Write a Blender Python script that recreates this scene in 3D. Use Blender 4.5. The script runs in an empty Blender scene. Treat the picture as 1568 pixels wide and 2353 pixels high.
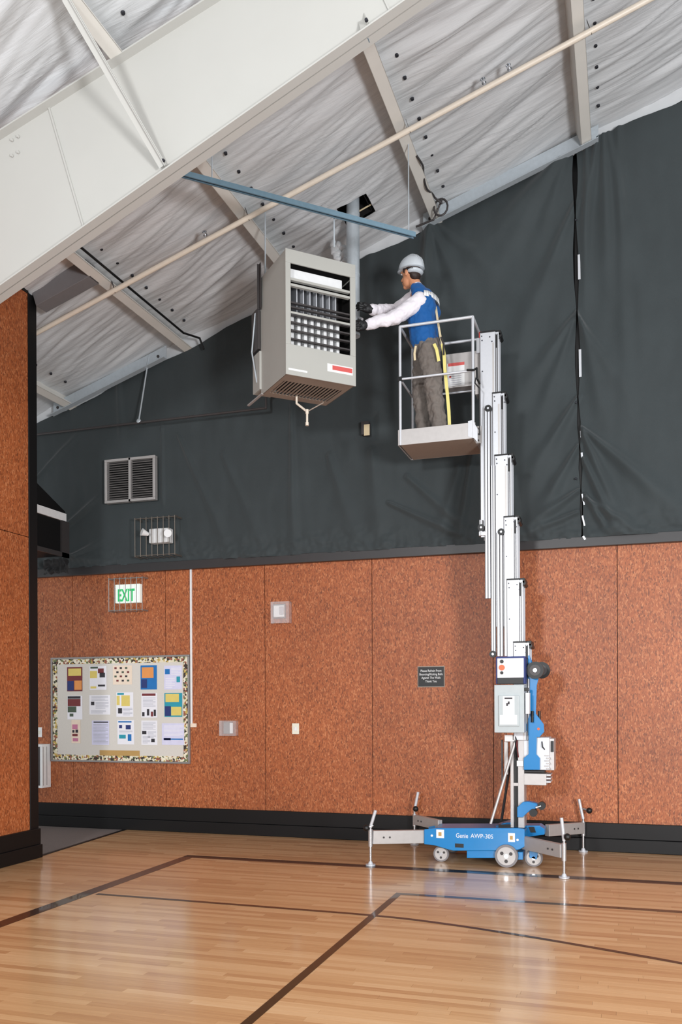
import bpy, bmesh, math, random
from mathutils import Vector, Matrix, noise
random.seed(7)
PI = math.pi
scene = bpy.context.scene
C = scene.collection

# ---------------------------------------------------------------- camera (level, rising lens), world, lights, exposure
FOC, CX, HY, EYE = 2020.0, 784.0, 1613.0, 1.5
YAW, ROLL = math.atan(652 / 2020.0), math.radians(-0.25)
cd = bpy.data.cameras.new('camera'); cam = bpy.data.objects.new('camera', cd); C.objects.link(cam)
scene.camera = cam
cd.sensor_fit = 'VERTICAL'; cd.sensor_height = 36; cd.lens = FOC / 2353 * 36
cd.shift_y = (HY - 1176.5) / 2353; cd.clip_end = 100
cam.matrix_world = Matrix.Translation((0, 0, EYE)) @ Matrix.Rotation(YAW, 4, 'Z') @ Matrix.Rotation(PI / 2, 4, 'X') @ Matrix.Rotation(ROLL, 4, 'Z')

w = bpy.data.worlds.new('world'); scene.world = w; w.use_nodes = True
w.node_tree.nodes['Background'].inputs[0].default_value = (.95, .98, 1, 1)
w.node_tree.nodes['Background'].inputs[1].default_value = 0.85

def area(name, loc, target, size, power, col=(1, 1, 1)):
    l = bpy.data.lights.new(name, 'AREA'); l.energy = power; l.size = size; l.color = col; l.shape = 'DISK'
    o = bpy.data.objects.new(name, l); C.objects.link(o); o.location = loc
    o.rotation_euler = (Vector(target) - Vector(loc)).to_track_quat('-Z', 'Y').to_euler()
area('strobe_left', (-2.4, -5.0, 3.6), (-2.2, 9, 3.8), 1.0, 560, (.97, .985, 1))
area('strobe_right', (3.9, -1.0, 1.8), (-2.2, 8, 4.8), 1.5, 800, (.98, .985, 1))
scene.view_settings.view_transform = 'Standard'; scene.view_settings.look = 'None'
scene.view_settings.exposure = -0.1; scene.view_settings.gamma = 1.0
scene.view_settings.use_curve_mapping = False

# ---------------------------------------------------------------- helpers
_F = Vector((-math.sin(YAW), math.cos(YAW), 0)); _R = Vector((math.cos(YAW), math.sin(YAW), 0)); _U = Vector((0, 0, 1))
_X = math.cos(ROLL) * _R + math.sin(ROLL) * _U; _Y = -math.sin(ROLL) * _R + math.cos(ROLL) * _U
def _ray(px, py): return _F + _X * ((px - CX) / FOC) + _Y * ((HY - py) / FOC)
def at(px, py, y):                    # survey: photo point seen on the vertical plane y = const, in metres
    d = _ray(px, py); return Vector((0, 0, EYE)) + d * (y / d.y)
def atx(px, py, x):
    d = _ray(px, py); return Vector((0, 0, EYE)) + d * (x / d.x)
def flo(px, py, z=0.0):
    d = _ray(px, py); return Vector((0, 0, EYE)) + d * ((z - EYE) / d.z)

def tag(o, label=None, cat=None, group=None, kind=None):
    if label: o['label'] = label
    if cat: o['category'] = cat
    if group: o['group'] = group
    if kind: o['kind'] = kind
    return o
def empty(name, loc=(0, 0, 0), label=None, cat=None, group=None, kind=None):
    o = bpy.data.objects.new(name, None); C.objects.link(o); o.location = loc; o.empty_display_size = .1
    return tag(o, label, cat, group, kind)

class MB:
    def __init__(s): s.v = []; s.f = []; s.m = []; s.sm = []
    def add(s, vs, fs, mi=0, smooth=False):
        b = len(s.v); s.v += [tuple(v) for v in vs]
        for f in fs: s.f.append([b + i for i in f]); s.m.append(mi); s.sm.append(smooth)
        return s
    def box(s, a, b, mi=0):
        x0, x1 = sorted((a[0], b[0])); y0, y1 = sorted((a[1], b[1])); z0, z1 = sorted((a[2], b[2]))
        return s.add([(x0,y0,z0),(x1,y0,z0),(x1,y1,z0),(x0,y1,z0),(x0,y0,z1),(x1,y0,z1),(x1,y1,z1),(x0,y1,z1)],
              [(0,3,2,1),(4,5,6,7),(0,1,5,4),(1,2,6,5),(2,3,7,6),(3,0,4,7)], mi)
    def prism(s, poly, d, mi=0):      # planar polygon (3d points) extruded by vector d
        n = len(poly); d = Vector(d); p = [Vector(q) for q in poly]
        return s.add(p + [q + d for q in p], [tuple(range(n))[::-1], tuple(range(n, 2*n))] + [(i, (i+1) % n, n + (i+1) % n, n + i) for i in range(n)], mi)
    def bar(s, p, q, wdt, hgt, up=(0, 0, 1), mi=0):  # rectangular bar from p to q
        p = Vector(p); q = Vector(q); t = (q - p).normalized(); u = Vector(up); sd = t.cross(u)
        if sd.length < 1e-4: sd = t.cross(Vector((0, 1, 0)))
        sd.normalize(); u = sd.cross(t)
        a = sd * wdt / 2; b = u * hgt / 2
        return s.prism([p - a - b, p + a - b, p + a + b, p - a + b], q - p, mi)
    def cone(s, p, q, r0, r1, n=12, mi=0, caps=True, smooth=True):
        p = Vector(p); q = Vector(q); t = (q - p).normalized()
        u = t.orthogonal().normalized(); v = t.cross(u)
        ring = lambda c, r: [c + (u * math.cos(2*PI*i/n) + v * math.sin(2*PI*i/n)) * r for i in range(n)]
        s.add(ring(p, r0) + ring(q, r1), [(i, (i+1) % n, n + (i+1) % n, n + i) for i in range(n)], mi, smooth)
        if caps: s.add(ring(p, r0), [tuple(range(n))[::-1]], mi); s.add(ring(q, r1), [tuple(range(n))], mi)
        return s
    def cyl(s, p, q, r, n=12, mi=0): return s.cone(p, q, r, r, n, mi)
    def tube(s, pts, r, n=8, mi=0):
        for a, b in zip(pts, pts[1:]): s.cone(a, b, r, r, n, mi)
        for a in pts[1:-1]: s.ell(a, (r, r, r), 8, 5, mi)
        return s
    def ell(s, c, r, n=16, k=10, mi=0, rot=None, z0=-1.0, z1=1.0):
        c = Vector(c); rot = rot or Matrix.Identity(3); vs = []
        for j in range(k + 1):
            ph = math.asin(max(-1, min(1, z0))) + (math.asin(min(1, z1)) - math.asin(max(-1, z0))) * j / k
            for i in range(n):
                th = 2*PI*i/n
                vs.append(c + rot @ Vector((r[0]*math.cos(ph)*math.cos(th), r[1]*math.cos(ph)*math.sin(th), r[2]*math.sin(ph))))
        fs = [(j*n+i, j*n+(i+1) % n, (j+1)*n+(i+1) % n, (j+1)*n+i) for j in range(k) for i in range(n)]
        return s.add(vs, fs, mi, True)
    def caps(s, p, q, r0, r1, n=14):   # closed round-ended tapered limb
        p = Vector(p); q = Vector(q)
        s.ell(p, (r0,)*3, n, 8); s.ell(q, (r1,)*3, n, 8); return s.cone(p, q, r0, r1, n)
    def build(s, name, mats, parent=None, bevel=0, label=None, wn=True):
        me = bpy.data.meshes.new(name); me.from_pydata(s.v, [], s.f)
        for m in (mats if isinstance(mats, (list, tuple)) else [mats]): me.materials.append(m)
        for p, mi, sm in zip(me.polygons, s.m, s.sm): p.material_index = mi; p.use_smooth = sm
        bm = bmesh.new(); bm.from_mesh(me); bmesh.ops.recalc_face_normals(bm, faces=bm.faces); bm.to_mesh(me); bm.free()
        o = bpy.data.objects.new(name, me); C.objects.link(o)
        if parent: o.parent = parent; o.matrix_parent_inverse = parent_inv(parent)
        if bevel:
            b = o.modifiers.new('bevel', 'BEVEL'); b.width = bevel; b.segments = 2; b.limit_method = 'ANGLE'; b.angle_limit = .9
        if label: o['label'] = label
        return o
def world_m(o): return (world_m(o.parent) @ o.matrix_parent_inverse @ o.matrix_basis) if o.parent else o.matrix_basis.copy()
def parent_inv(p): return world_m(p).inverted()
def text(body, size, loc, mat, parent, rot=(PI/2, 0, 0), name='lettering', sx=1.0, ext=.0008, align='LEFT'):
    cu = bpy.data.curves.new(name, 'FONT'); cu.body = body; cu.size = size; cu.extrude = ext; cu.align_x = align
    cu.materials.append(mat); o = bpy.data.objects.new(name, cu); C.objects.link(o)
    if name == 'lettering' and 'EXIT' in body: cu.offset = .005
    dg = bpy.context.evaluated_depsgraph_get(); me = bpy.data.meshes.new_from_object(o.evaluated_get(dg)); bpy.data.objects.remove(o); o = bpy.data.objects.new(name, me); C.objects.link(o)
    o.rotation_euler = rot; o.scale = (sx, 1, 1); o.location = loc
    if parent: o.parent = parent; o.matrix_parent_inverse = parent_inv(parent)
    return o

# ---------------------------------------------------------------- materials
def srgb(r, g, b):
    f = lambda c: (c/255/12.92) if c <= 10.3 else ((c/255+.055)/1.055)**2.4
    return (f(r), f(g), f(b), 1)
def mat(name, col, rough=.5, metal=0, var=.08, scale=20, bump=0, bscale=60, spec=.5, coat=0, emit=None):
    m = bpy.data.materials.new(name); m.use_nodes = True; nt = m.node_tree; N = nt.nodes; L = nt.links
    b = N['Principled BSDF']; b.inputs['Roughness'].default_value = rough; b.inputs['Metallic'].default_value = metal
    b.inputs['Specular IOR Level'].default_value = spec; b.inputs['Coat Weight'].default_value = coat
    tc = N.new('ShaderNodeTexCoord'); nz = N.new('ShaderNodeTexNoise'); nz.inputs['Scale'].default_value = scale; nz.inputs['Detail'].default_value = 4
    L.new(tc.outputs['Object'], nz.inputs['Vector'])
    mx = N.new('ShaderNodeMix'); mx.data_type = 'RGBA'; mx.blend_type = 'MIX'
    c = col if len(col) == 4 else srgb(*col)
    mx.inputs[6].default_value = (c[0]*(1-var), c[1]*(1-var), c[2]*(1-var), 1); mx.inputs[7].default_value = (min(1, c[0]*(1+var)), min(1, c[1]*(1+var)), min(1, c[2]*(1+var)), 1)
    L.new(nz.outputs['Fac'], mx.inputs[0]); L.new(mx.outputs[2], b.inputs['Base Color'])
    if bump:
        n2 = N.new('ShaderNodeTexNoise'); n2.inputs['Scale'].default_value = bscale; L.new(tc.outputs['Object'], n2.inputs['Vector'])
        bp = N.new('ShaderNodeBump'); bp.inputs['Strength'].default_value = bump; bp.inputs['Distance'].default_value = .01
        L.new(n2.outputs['Fac'], bp.inputs['Height']); L.new(bp.outputs[0], b.inputs['Normal'])
    if emit: b.inputs['Emission Color'].default_value = (c[0], c[1], c[2], 1); b.inputs['Emission Strength'].default_value = emit
    return m
def node(nt, t, **k):
    n = nt.nodes.new(t)
    for a, v in k.items(): setattr(n, a, v)
    return n
def ramp(nt, src, stops):
    r = nt.nodes.new('ShaderNodeValToRGB'); e = r.color_ramp.elements
    while len(e) < len(stops): e.new(.5)
    for x, (p, c) in zip(e, stops): x.position = p; x.color = c if len(c) == 4 else srgb(*c)
    nt.links.new(src, r.inputs[0]); return r
def mapped(nt, sc, coord='Object'):
    tc = nt.nodes.new('ShaderNodeTexCoord'); mp = nt.nodes.new('ShaderNodeMapping'); mp.inputs['Scale'].default_value = sc
    nt.links.new(tc.outputs[coord], mp.inputs[0]); return mp.outputs[0]

def strand_mat(name, tint=1.0):       # oriented-strand wood panel, stained reddish brown
    m = bpy.data.materials.new(name); m.use_nodes = True; nt = m.node_tree; L = nt.links; b = nt.nodes['Principled BSDF']
    v = mapped(nt, (120, 120, 48)); d = node(nt, 'ShaderNodeTexNoise'); d.inputs['Scale'].default_value = .5; d.inputs['Detail'].default_value = 3
    L.new(v, d.inputs['Vector']); ad = node(nt, 'ShaderNodeVectorMath', operation='MULTIPLY_ADD'); ad.inputs[1].default_value = (3, 3, 3)
    L.new(d.outputs['Color'], ad.inputs[0]); L.new(v, ad.inputs[2])
    vo = node(nt, 'ShaderNodeTexVoronoi'); vo.inputs['Scale'].default_value = 1; L.new(ad.outputs[0], vo.inputs['Vector'])
    sep = node(nt, 'ShaderNodeSeparateColor'); L.new(vo.outputs['Color'], sep.inputs[0])
    t = tint
    r = ramp(nt, sep.outputs[0], [(0, (118*t, 62*t, 32*t)), (.3, (158*t, 84*t, 44*t)), (.75, (172*t, 96*t, 52*t)), (1, (196*t, 126*t, 82*t))])
    n2 = node(nt, 'ShaderNodeTexNoise'); n2.inputs['Scale'].default_value = 1; n2.inputs['Detail'].default_value = 5
    L.new(mapped(nt, (90, 90, 22)), n2.inputs['Vector'])
    r2 = ramp(nt, n2.outputs['Fac'], [(.28, (.5, .46, .44, 1)), (.42, (.95, .95, .95, 1)), (.75, (1.1, 1.08, 1.06, 1))])
    mx = node(nt, 'ShaderNodeMix', data_type='RGBA', blend_type='MULTIPLY'); mx.inputs[0].default_value = .55
    L.new(r.outputs[0], mx.inputs[6]); L.new(r2.outputs[0], mx.inputs[7])
    n3 = node(nt, 'ShaderNodeTexNoise'); n3.inputs['Scale'].default_value = 1.1; L.new(mapped(nt, (1, 1, 1)), n3.inputs['Vector'])
    r3 = ramp(nt, n3.outputs['Fac'], [(.3, (.82, .8, .8, 1)), (.7, (1.1, 1.1, 1.1, 1))])
    m2 = node(nt, 'ShaderNodeMix', data_type='RGBA', blend_type='MULTIPLY'); m2.inputs[0].default_value = .8
    L.new(mx.outputs[2], m2.inputs[6]); L.new(r3.outputs[0], m2.inputs[7]); L.new(m2.outputs[2], b.inputs['Base Color'])
    bp = node(nt, 'ShaderNodeBump'); bp.inputs['Strength'].default_value = .25; bp.inputs['Distance'].default_value = .004
    L.new(sep.outputs[1], bp.inputs['Height']); L.new(bp.outputs[0], b.inputs['Normal'])
    b.inputs['Roughness'].default_value = .48; return m
def board_mat():
    m = bpy.data.materials.new('maple_boards'); m.use_nodes = True; nt = m.node_tree; L = nt.links; b = nt.nodes['Principled BSDF']
    a = node(nt, 'ShaderNodeAttribute'); a.attribute_name = 'tint'
    n = node(nt, 'ShaderNodeTexNoise'); n.inputs['Scale'].default_value = 1; n.inputs['Detail'].default_value = 5
    L.new(mapped(nt, (2.2, 60, 1)), n.inputs['Vector'])
    ma = node(nt, 'ShaderNodeMath', operation='MULTIPLY_ADD'); ma.inputs[1].default_value = .55; L.new(n.outputs['Fac'], ma.inputs[0]); L.new(a.outputs['Fac'], ma.inputs[2])
    r = ramp(nt, ma.outputs[0], [(.2, (182, 134, 92)), (.5, (205, 160, 114)), (.8, (219, 177, 132)), (1.0, (228, 192, 150))])
    L.new(r.outputs[0], b.inputs['Base Color'])
    b.inputs['Roughness'].default_value = .3; b.inputs['Specular IOR Level'].default_value = .5
    b.inputs['Coat Weight'].default_value = .5; b.inputs['Coat Roughness'].default_value = .12
    n2 = node(nt, 'ShaderNodeTexNoise'); n2.inputs['Scale'].default_value = 1; L.new(mapped(nt, (1.5, 9, 1)), n2.inputs['Vector'])
    bp = node(nt, 'ShaderNodeBump'); bp.inputs['Strength'].default_value = .12; bp.inputs['Distance'].default_value = .004
    L.new(n2.outputs['Fac'], bp.inputs['Height']); L.new(bp.outputs[0], b.inputs['Normal']); return m
def fabric_mat(name, c, sheen=.1):
    m = mat(name, c, .7, 0, .18, 3, .25, 300, .35); m.node_tree.nodes['Principled BSDF'].inputs['Sheen Weight'].default_value = sheen; return m
M = dict(
 panel=strand_mat('stained_strand_board'), boards=board_mat(),
 line_black=mat('court_paint_black', (28, 23, 21), .3, coat=.4), line_green=mat('court_paint_dark', (34, 36, 22), .3, coat=.4),
 black_rubber=mat('black_baseboard', (13, 12, 13), .5, spec=.3), dark_trim=mat('dark_grey_trim', (50, 48, 49), .4), black_trim=mat('black_trim', (13, 12, 13), .5, spec=.35),
 curtain=fabric_mat('charcoal_fabric', (51, 58, 60), .2), blackcloth=fabric_mat('black_fabric', (30, 29, 30)),
 insul=mat('white_vinyl_insulation', (208, 210, 212), .42, 0, .05, 2, .35, 26, .45), steel_white=mat('white_painted_steel', (184, 183, 178), .4, 0, .03, 3),
 purlin=mat('primed_purlin', (222, 219, 212), .45, 0, .05, 6), purlin_dark=mat('grey_steel_member', (120, 118, 120), .5),
 galv=mat('galvanised_steel', (190, 198, 204), .42, .3, .12, 30), galv_blue=mat('bluish_galvanised_channel', (130, 160, 178), .35, .5, .12, 30),
 pipe=mat('cream_painted_pipe', (226, 214, 198), .4), dark_steel=mat('dark_steel', (70, 66, 66), .45, .3), screw=mat('screw_head', (60, 60, 66), .4, .6),
 alum=mat('brushed_aluminium', (206, 208, 213), .38, .3, .05, 40), alum_dull=mat('dull_aluminium', (188, 184, 182), .45, .5, .08, 25),
 blue=mat('blue_enamel', (0, 122, 188), .32, 0, .06, 8, coat=.3), vest=fabric_mat('blue_vest_cloth', (10, 84, 150)), black=mat('black_plastic', (13, 13, 14), .45), red=mat('red_plastic', (196, 50, 40), .45), orange=mat('orange_button', (232, 96, 40), .4),
 grey_box=mat('grey_enclosure', (178, 186, 188), .4), white=mat('white_plastic', (232, 232, 232), .4), offwhite=mat('ivory_plate', (228, 226, 210), .4), heater=mat('heater_casing', (174, 173, 167), .42, 0, .04, 5), heater_dark=mat('heater_inside', (22, 20, 20), .6), chrome=mat('bright_tube', (214, 216, 220), .2, .85), brown_metal=mat('heater_underside', (150, 136, 124), .5),
 tyre=mat('grey_tyre', (128, 124, 126), .6), skin=mat('skin', (206, 142, 106), .5), hair=mat('dark_hair', (44, 26, 20), .6), helmet=mat('grey_hard_hat', (196, 202, 208), .3, coat=.4), shirt=fabric_mat('white_shirt', (232, 226, 232)), trousers=fabric_mat('grey_trousers', (110, 102, 96)), glove=mat('black_glove', (20, 20, 22), .55), boot=mat('brown_boot', (52, 40, 34), .6), yellow=mat('yellow_webbing', (224, 212, 128), .6), beige=mat('beige_webbing', (214, 196, 160), .6),
 carpet=mat('grey_carpet', (120, 110, 106), .95, 0, .25, 200, .6, 300), cork=mat('board_face', (214, 208, 200), .8, 0, .05, 60), frame=mat('aluminium_frame', (150, 146, 144), .4, .4), tan=mat('tan_strip', (186, 148, 88), .6), wire=mat('wire_guard', (120, 112, 104), .4, .5),
 green=mat('exit_green', (40, 176, 100), .5, emit=.5), exitwhite=mat('exit_face', (236, 246, 238), .4, emit=.35), paper=mat('paper', (236, 234, 240), .7, var=.02), gtext=mat('grey_print', (172, 172, 184), .7), label_red=mat('label_red', (206, 88, 84), .5),
 pb=mat('print_blue', (20, 110, 180), .6), pnavy=mat('print_navy', (34, 50, 110), .6), porange=mat('print_orange', (226, 148, 80), .6), pyellow=mat('print_yellow', (222, 200, 108), .6), pmaroon=mat('print_maroon', (116, 44, 46), .6), pblack=mat('print_black', (44, 40, 46), .6), pteal=mat('print_teal', (40, 150, 170), .6), ppink=mat('print_pink', (196, 120, 150), .6), pgreen=mat('print_green', (74, 88, 72), .6), plav=mat('print_pale_lavender', (214, 212, 236), .6), pcream=mat('print_cream', (236, 216, 196), .6))
def glass_mat():
    m = bpy.data.materials.new('clear_guard'); m.use_nodes = True; b = m.node_tree.nodes['Principled BSDF']
    b.inputs['Base Color'].default_value = (.9, .92, .95, 1); b.inputs['Roughness'].default_value = .12; b.inputs['Alpha'].default_value = .16; b.inputs['Specular IOR Level'].default_value = .8; return m
M['glass'] = glass_mat()
def insul_bump():
    m = M['insul']; nt = m.node_tree; L = nt.links; b = nt.nodes['Principled BSDF']
    n = node(nt, 'ShaderNodeTexNoise'); n.inputs['Scale'].default_value = 1; n.inputs['Detail'].default_value = 4; n.inputs['Distortion'].default_value = .6
    L.new(mapped(nt, (1.5, 13, 1.5)), n.inputs['Vector']); bp = node(nt, 'ShaderNodeBump'); bp.inputs['Strength'].default_value = .38; bp.inputs['Distance'].default_value = .03
    L.new(n.outputs['Fac'], bp.inputs['Height']); L.new(bp.outputs[0], b.inputs['Normal'])
insul_bump()
def border_mat():
    m = bpy.data.materials.new('patterned_border'); m.use_nodes = True; nt = m.node_tree; L = nt.links; b = nt.nodes['Principled BSDF']
    v = node(nt, 'ShaderNodeTexVoronoi'); v.inputs['Scale'].default_value = 45; L.new(mapped(nt, (1, 1, 1)), v.inputs['Vector'])
    s = node(nt, 'ShaderNodeSeparateColor'); L.new(v.outputs['Color'], s.inputs[0])
    r = ramp(nt, s.outputs[0], [(0, (60, 50, 44)), (.2, (150, 90, 70)), (.32, (226, 216, 190)), (.6, (236, 228, 206)), (.75, (200, 170, 90)), (.88, (110, 120, 80)), (1, (240, 236, 220))])
    r.color_ramp.interpolation = 'CONSTANT'; L.new(r.outputs[0], b.inputs['Base Color']); b.inputs['Roughness'].default_value = .7; return m
M['border'] = border_mat()

# ---------------------------------------------------------------- the setting
W = 9.15                              # back wall face
A0, SL = 7.310, 0.326                 # roof underside z = A0 + SL*x
NRM = Vector((-SL, 0, 1)).normalized(); SDIR = Vector((1, 0, SL)).normalized()
def roof(x, y, drop=0.0): return Vector((x, y, A0 + SL * x)) - NRM * drop

# floor : maple strips
floor = MB().box((-5.6, 1.5, -.06), (3.6, 9.6, -.004)).build('floor', M['black_rubber']); tag(floor, 'polished maple strip gym floor with dark court lines', 'floor', kind='structure')
def add_tint(o, vals):
    a = o.data.attributes.new('tint', 'FLOAT', 'FACE')
    for i, v in enumerate(vals): a.data[i].value = v
def edge_x(y): return -5.455 - .165 * max(0, (y - 7.3) / 1.9) if y > 7.2 else -5.45
strips = []; bw = .057; y = 3.42; r = 0
while y < W - .01:
    x = -5.6 + random.random() * .9 - .9
    while x < (1.6):
        ln = .35 + random.random() * 1.1; x0 = max(x, edge_x(y)); x1 = min(x + ln, 1.6)
        if x1 - x0 > .03: strips.append((x0, x1, y, min(y + bw, W), random.random() * .55))
        x += ln
    y += bw
strips.sort(key=lambda s: s[2])
def visible(s):
    for px_, yy in (((s[0]+s[1])/2, s[3]), (s[0], s[3]), (s[1], s[3])):
        p = Vector((px_, yy, 0)) - Vector((0, 0, EYE)); D = p.dot(_F); u = CX + FOC * p.dot(_X) / D; v = HY - FOC * p.dot(_Y) / D
        if -5 < u < 1573 and v < 2360: return True
    return False
near = [s for s in strips if visible(s)][:300]; ns = set(map(id, near))
for s in near:
    o = MB().box((s[0]+.0004, s[2]+.0003, -.008), (s[1]-.0004, s[3]-.0003, 0)).build('floor_board', M['boards'], floor); add_tint(o, [s[4]] * 6)
mb = MB(); tv = []
for s in strips:
    if id(s) not in ns: mb.box((s[0]+.0004, s[2]+.0003, -.008), (s[1]-.0004, s[3]-.0003, 0)); tv += [s[4]] * 6
o = mb.build('floor_boards', M['boards'], floor); o['kind'] = 'stuff'; add_tint(o, tv)
def flatline(poly, m, z=.0006):
    o = MB().prism([(p[0], p[1], z) for p in poly], (0, 0, .0006)).build('court_line', m, floor); return o
k = 1.5 / 1.6
a, b_ = flo(0, 2116.8), flo(0, 2134.4)
xl0, xl1 = flo(432, 1965.4).x, flo(449, 1968.6).x
yb0, yb1 = flo(1000, 1996.2).y, flo(1000, 2003.2).y
flatline([(-4.10, 2.2), (-3.985, 2.2), (-3.985, 7.64), (-4.10, 7.64)], M['line_black'])
flatline([(-4.10, 7.64), (3.5, 7.64), (3.5, 7.765), (-4.10, 7.765)], M['line_black'])
flatline([(-1.713, 1.6), (-1.66, 1.6), (-1.66, 6.638), (-1.713, 6.638)], M['line_green'])
flatline([(-1.713, 6.638), (3.5, 6.638), (3.5, 6.705), (-1.713, 6.705)], M['line_green'])
cpts = [(-3.95, 5.977), (-3.4, 5.972), (-2.903, 5.965), (-2.315, 5.955), (-1.683, 5.938), (-1.23, 5.872), (-.632, 5.706), (-.096, 5.519), (.306, 5.366), (.75, 5.16), (1.2, 4.9), (1.6, 4.62)]
cs = []
for i in range(len(cpts) - 1):        # smooth the arc
    p0, p1, p2, p3 = [Vector(cpts[max(0, min(len(cpts)-1, j))]) for j in (i-1, i, i+1, i+2)]
    for t in (0, .25, .5, .75):
        cs.append(.5 * ((2*p1) + (p2-p0)*t + (2*p0-5*p1+4*p2-p3)*t*t + (3*p1-p0-3*p2+p3)*t**3))
mb = MB()
for p, q in zip(cs, cs[1:]):
    mb.prism([(p.x, p.y - .022, .0013), (q.x, q.y - .022, .0013), (q.x, q.y + .022, .0013), (p.x, p.y + .022, .0013)], (0, 0, .0006))
mb.build('court_line', M['line_black'], floor)
o = MB().prism([(-8, 5.0, -.02), (-5.46, 5.0, -.02), (-5.46, 7.3, -.02), (-5.63, W, -.02), (-8, W, -.02)], (0, 0, .018)).build('carpet', M['carpet']); tag(o, 'grey carpet strip in the alcove behind the left wall corner', 'carpet', kind='structure')
o = MB().prism([(-5.48, 7.2, -.002), (-5.44, 7.2, -.002), (-5.615, W, -.002), (-5.655, W, -.002)], (0, 0, .006)).build('trim_1', M['black_trim']); tag(o, 'thin dark threshold strip between carpet and wooden floor', 'trim', kind='structure')

# back wall
PT, PB = 3.037, .285
seam = [-7.6, at(168, 1600, W).x, at(381, 1600, W).x, at(609.5, 1600, W).x, at(856, 1600, W).x, at(1134, 1600, W).x, at(1420, 1600, W).x, 1.19, 2.45, 3.6]
wb = MB().box((-8, W + .016, 0), (3.6, W + .14, 9)).build('wall_back', M['black_trim']); tag(wb, 'tall gable wall with rust brown strand board panels below black curtain', 'wall', kind='structure')
for x0, x1 in zip(seam, seam[1:]):
    MB().box((x0 + .003, W, PB - .02), (x1 - .003, W + .016, PT + .02)).build('wall_panel', M['panel'], wb, bevel=.002)
o = MB().box((-8, W - .03, .13), (3.6, W + .02, PB)).box((-8, W - .045, 0), (3.6, W + .02, .13)).build('baseboard_back', M['black_rubber'], bevel=.006); tag(o, 'high black baseboard along the back wall', 'baseboard', kind='structure')
o = MB().box((-8, W - .07, PT), (3.6, W + .02, PT + .1)).build('trim_2', M['dark_trim'], bevel=.004); tag(o, 'dark grey ledge between wood panels and curtain', 'trim', kind='structure')

# left wall
XL, YC = -5.45, 7.2
wl = MB().box((XL - .3, 4.2, 0), (XL - .014, YC - .03, A0 + SL*XL - .02)).build('wall_left', M['black_trim']); tag(wl, 'rust brown strand board side wall at the left edge', 'wall', kind='structure')
for y0, y1 in ((4.2, 5.68), (5.68, YC - .075)):
    for z0, z1 in ((PB - .02, 3.095), (3.101, 5.44)):
        MB().box((XL - .014, y0 + .003, z0), (XL, y1 - .003, z1)).build('wall_panel', M['panel'], wl, bevel=.002)
o = MB().box((XL - .33, YC - .075, 0), (XL + .006, YC + .05, 5.45)).box((XL - .014, 4.2, 5.44), (XL + .006, YC - .07, 5.5)).build('trim_3', M['black_trim'], bevel=.004); tag(o, 'black corner trim on the end of the left wall', 'trim', kind='structure')
o = MB().box((XL - .01, 4.2, .13), (XL + .03, YC + .052, PB)).box((XL - .01, 4.2, 0), (XL + .045, YC + .06, .13)).build('baseboard_left', M['black_rubber'], bevel=.006); tag(o, 'high black baseboard of the left wall', 'baseboard', kind='structure')

# ceiling : insulation blankets between purlins, purlins
PX = [-6.35, -4.805, -3.40, -1.887, -.381, 1.12, 2.6]    # left lower edge of each purlin, 0.2 m under the roof
ceil = MB().prism([roof(-8, .8, -.22), roof(3.6, .8, -.22), roof(3.6, 9.5, -.22), roof(-8, 9.5, -.22)], NRM * .05).build('ceiling', M['steel_white']); tag(ceil, 'sloping ceiling of white vinyl insulation blankets between steel purlins', 'ceiling', kind='structure')
def grid(name, fn, nu, nv, m, parent=None, skip=None):
    vs = [fn(i / nu, j / nv) for j in range(nv + 1) for i in range(nu + 1)]
    fs = [(j*(nu+1)+i, j*(nu+1)+i+1, (j+1)*(nu+1)+i+1, (j+1)*(nu+1)+i) for j in range(nv) for i in range(nu) if not (skip and skip(i/nu, j/nv))]
    me = bpy.data.meshes.new(name); me.from_pydata([tuple(v) for v in vs], [], fs); me.materials.append(m)
    me.polygons.foreach_set('use_smooth', [True] * len(fs))
    o = bpy.data.objects.new(name, me); C.objects.link(o)
    if parent: o.parent = parent; o.matrix_parent_inverse = parent_inv(parent)
    return o
HOLE = (-2.735, -2.43, 8.24, 8.60)
bays = [(-8, PX[0])] + list(zip(PX, PX[1:]))
for bi, (xa, xb) in enumerate(bays):
    xa -= .062; xb -= .062
    def fn(u, v, xa=xa, xb=xb, bi=bi):
        x = xa + (xb - xa) * u; y = 1.0 + (W + .05 - 1.0) * v
        taut = min(1, max(0, (W - y) / .5)) * .75 + .25
        ww = y + .28 * (x - xa) + .12 * noise.noise(Vector((x * .8, y * .9, bi * 7)))
        f1 = noise.noise(Vector((x * .9, ww * 6.5, bi * 3.1))) ; f2 = noise.noise(Vector((x * 1.5, ww * 19, bi * 5.7)))
        f3 = 1 - abs(noise.noise(Vector((x * .7, ww * 4.2, bi + 40)))) * 2
        amp = (.2 + .8 * math.sin(PI * u) ** .8) * taut
        d = .035 * math.sin(PI * u) + amp * (.034 * f1 + .024 * f2 + .016 * f3) + .02
        return roof(x, y, d)
    def sk(u, v, xa=xa, xb=xb):
        x = xa + (xb - xa) * u; y = 1.0 + (W + .05 - 1.0) * v
        return HOLE[0] < x < HOLE[1] and HOLE[2] < y < HOLE[3]
    grid('insulation_blanket', fn, 40, 420, M['insul'], ceil, sk)
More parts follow.
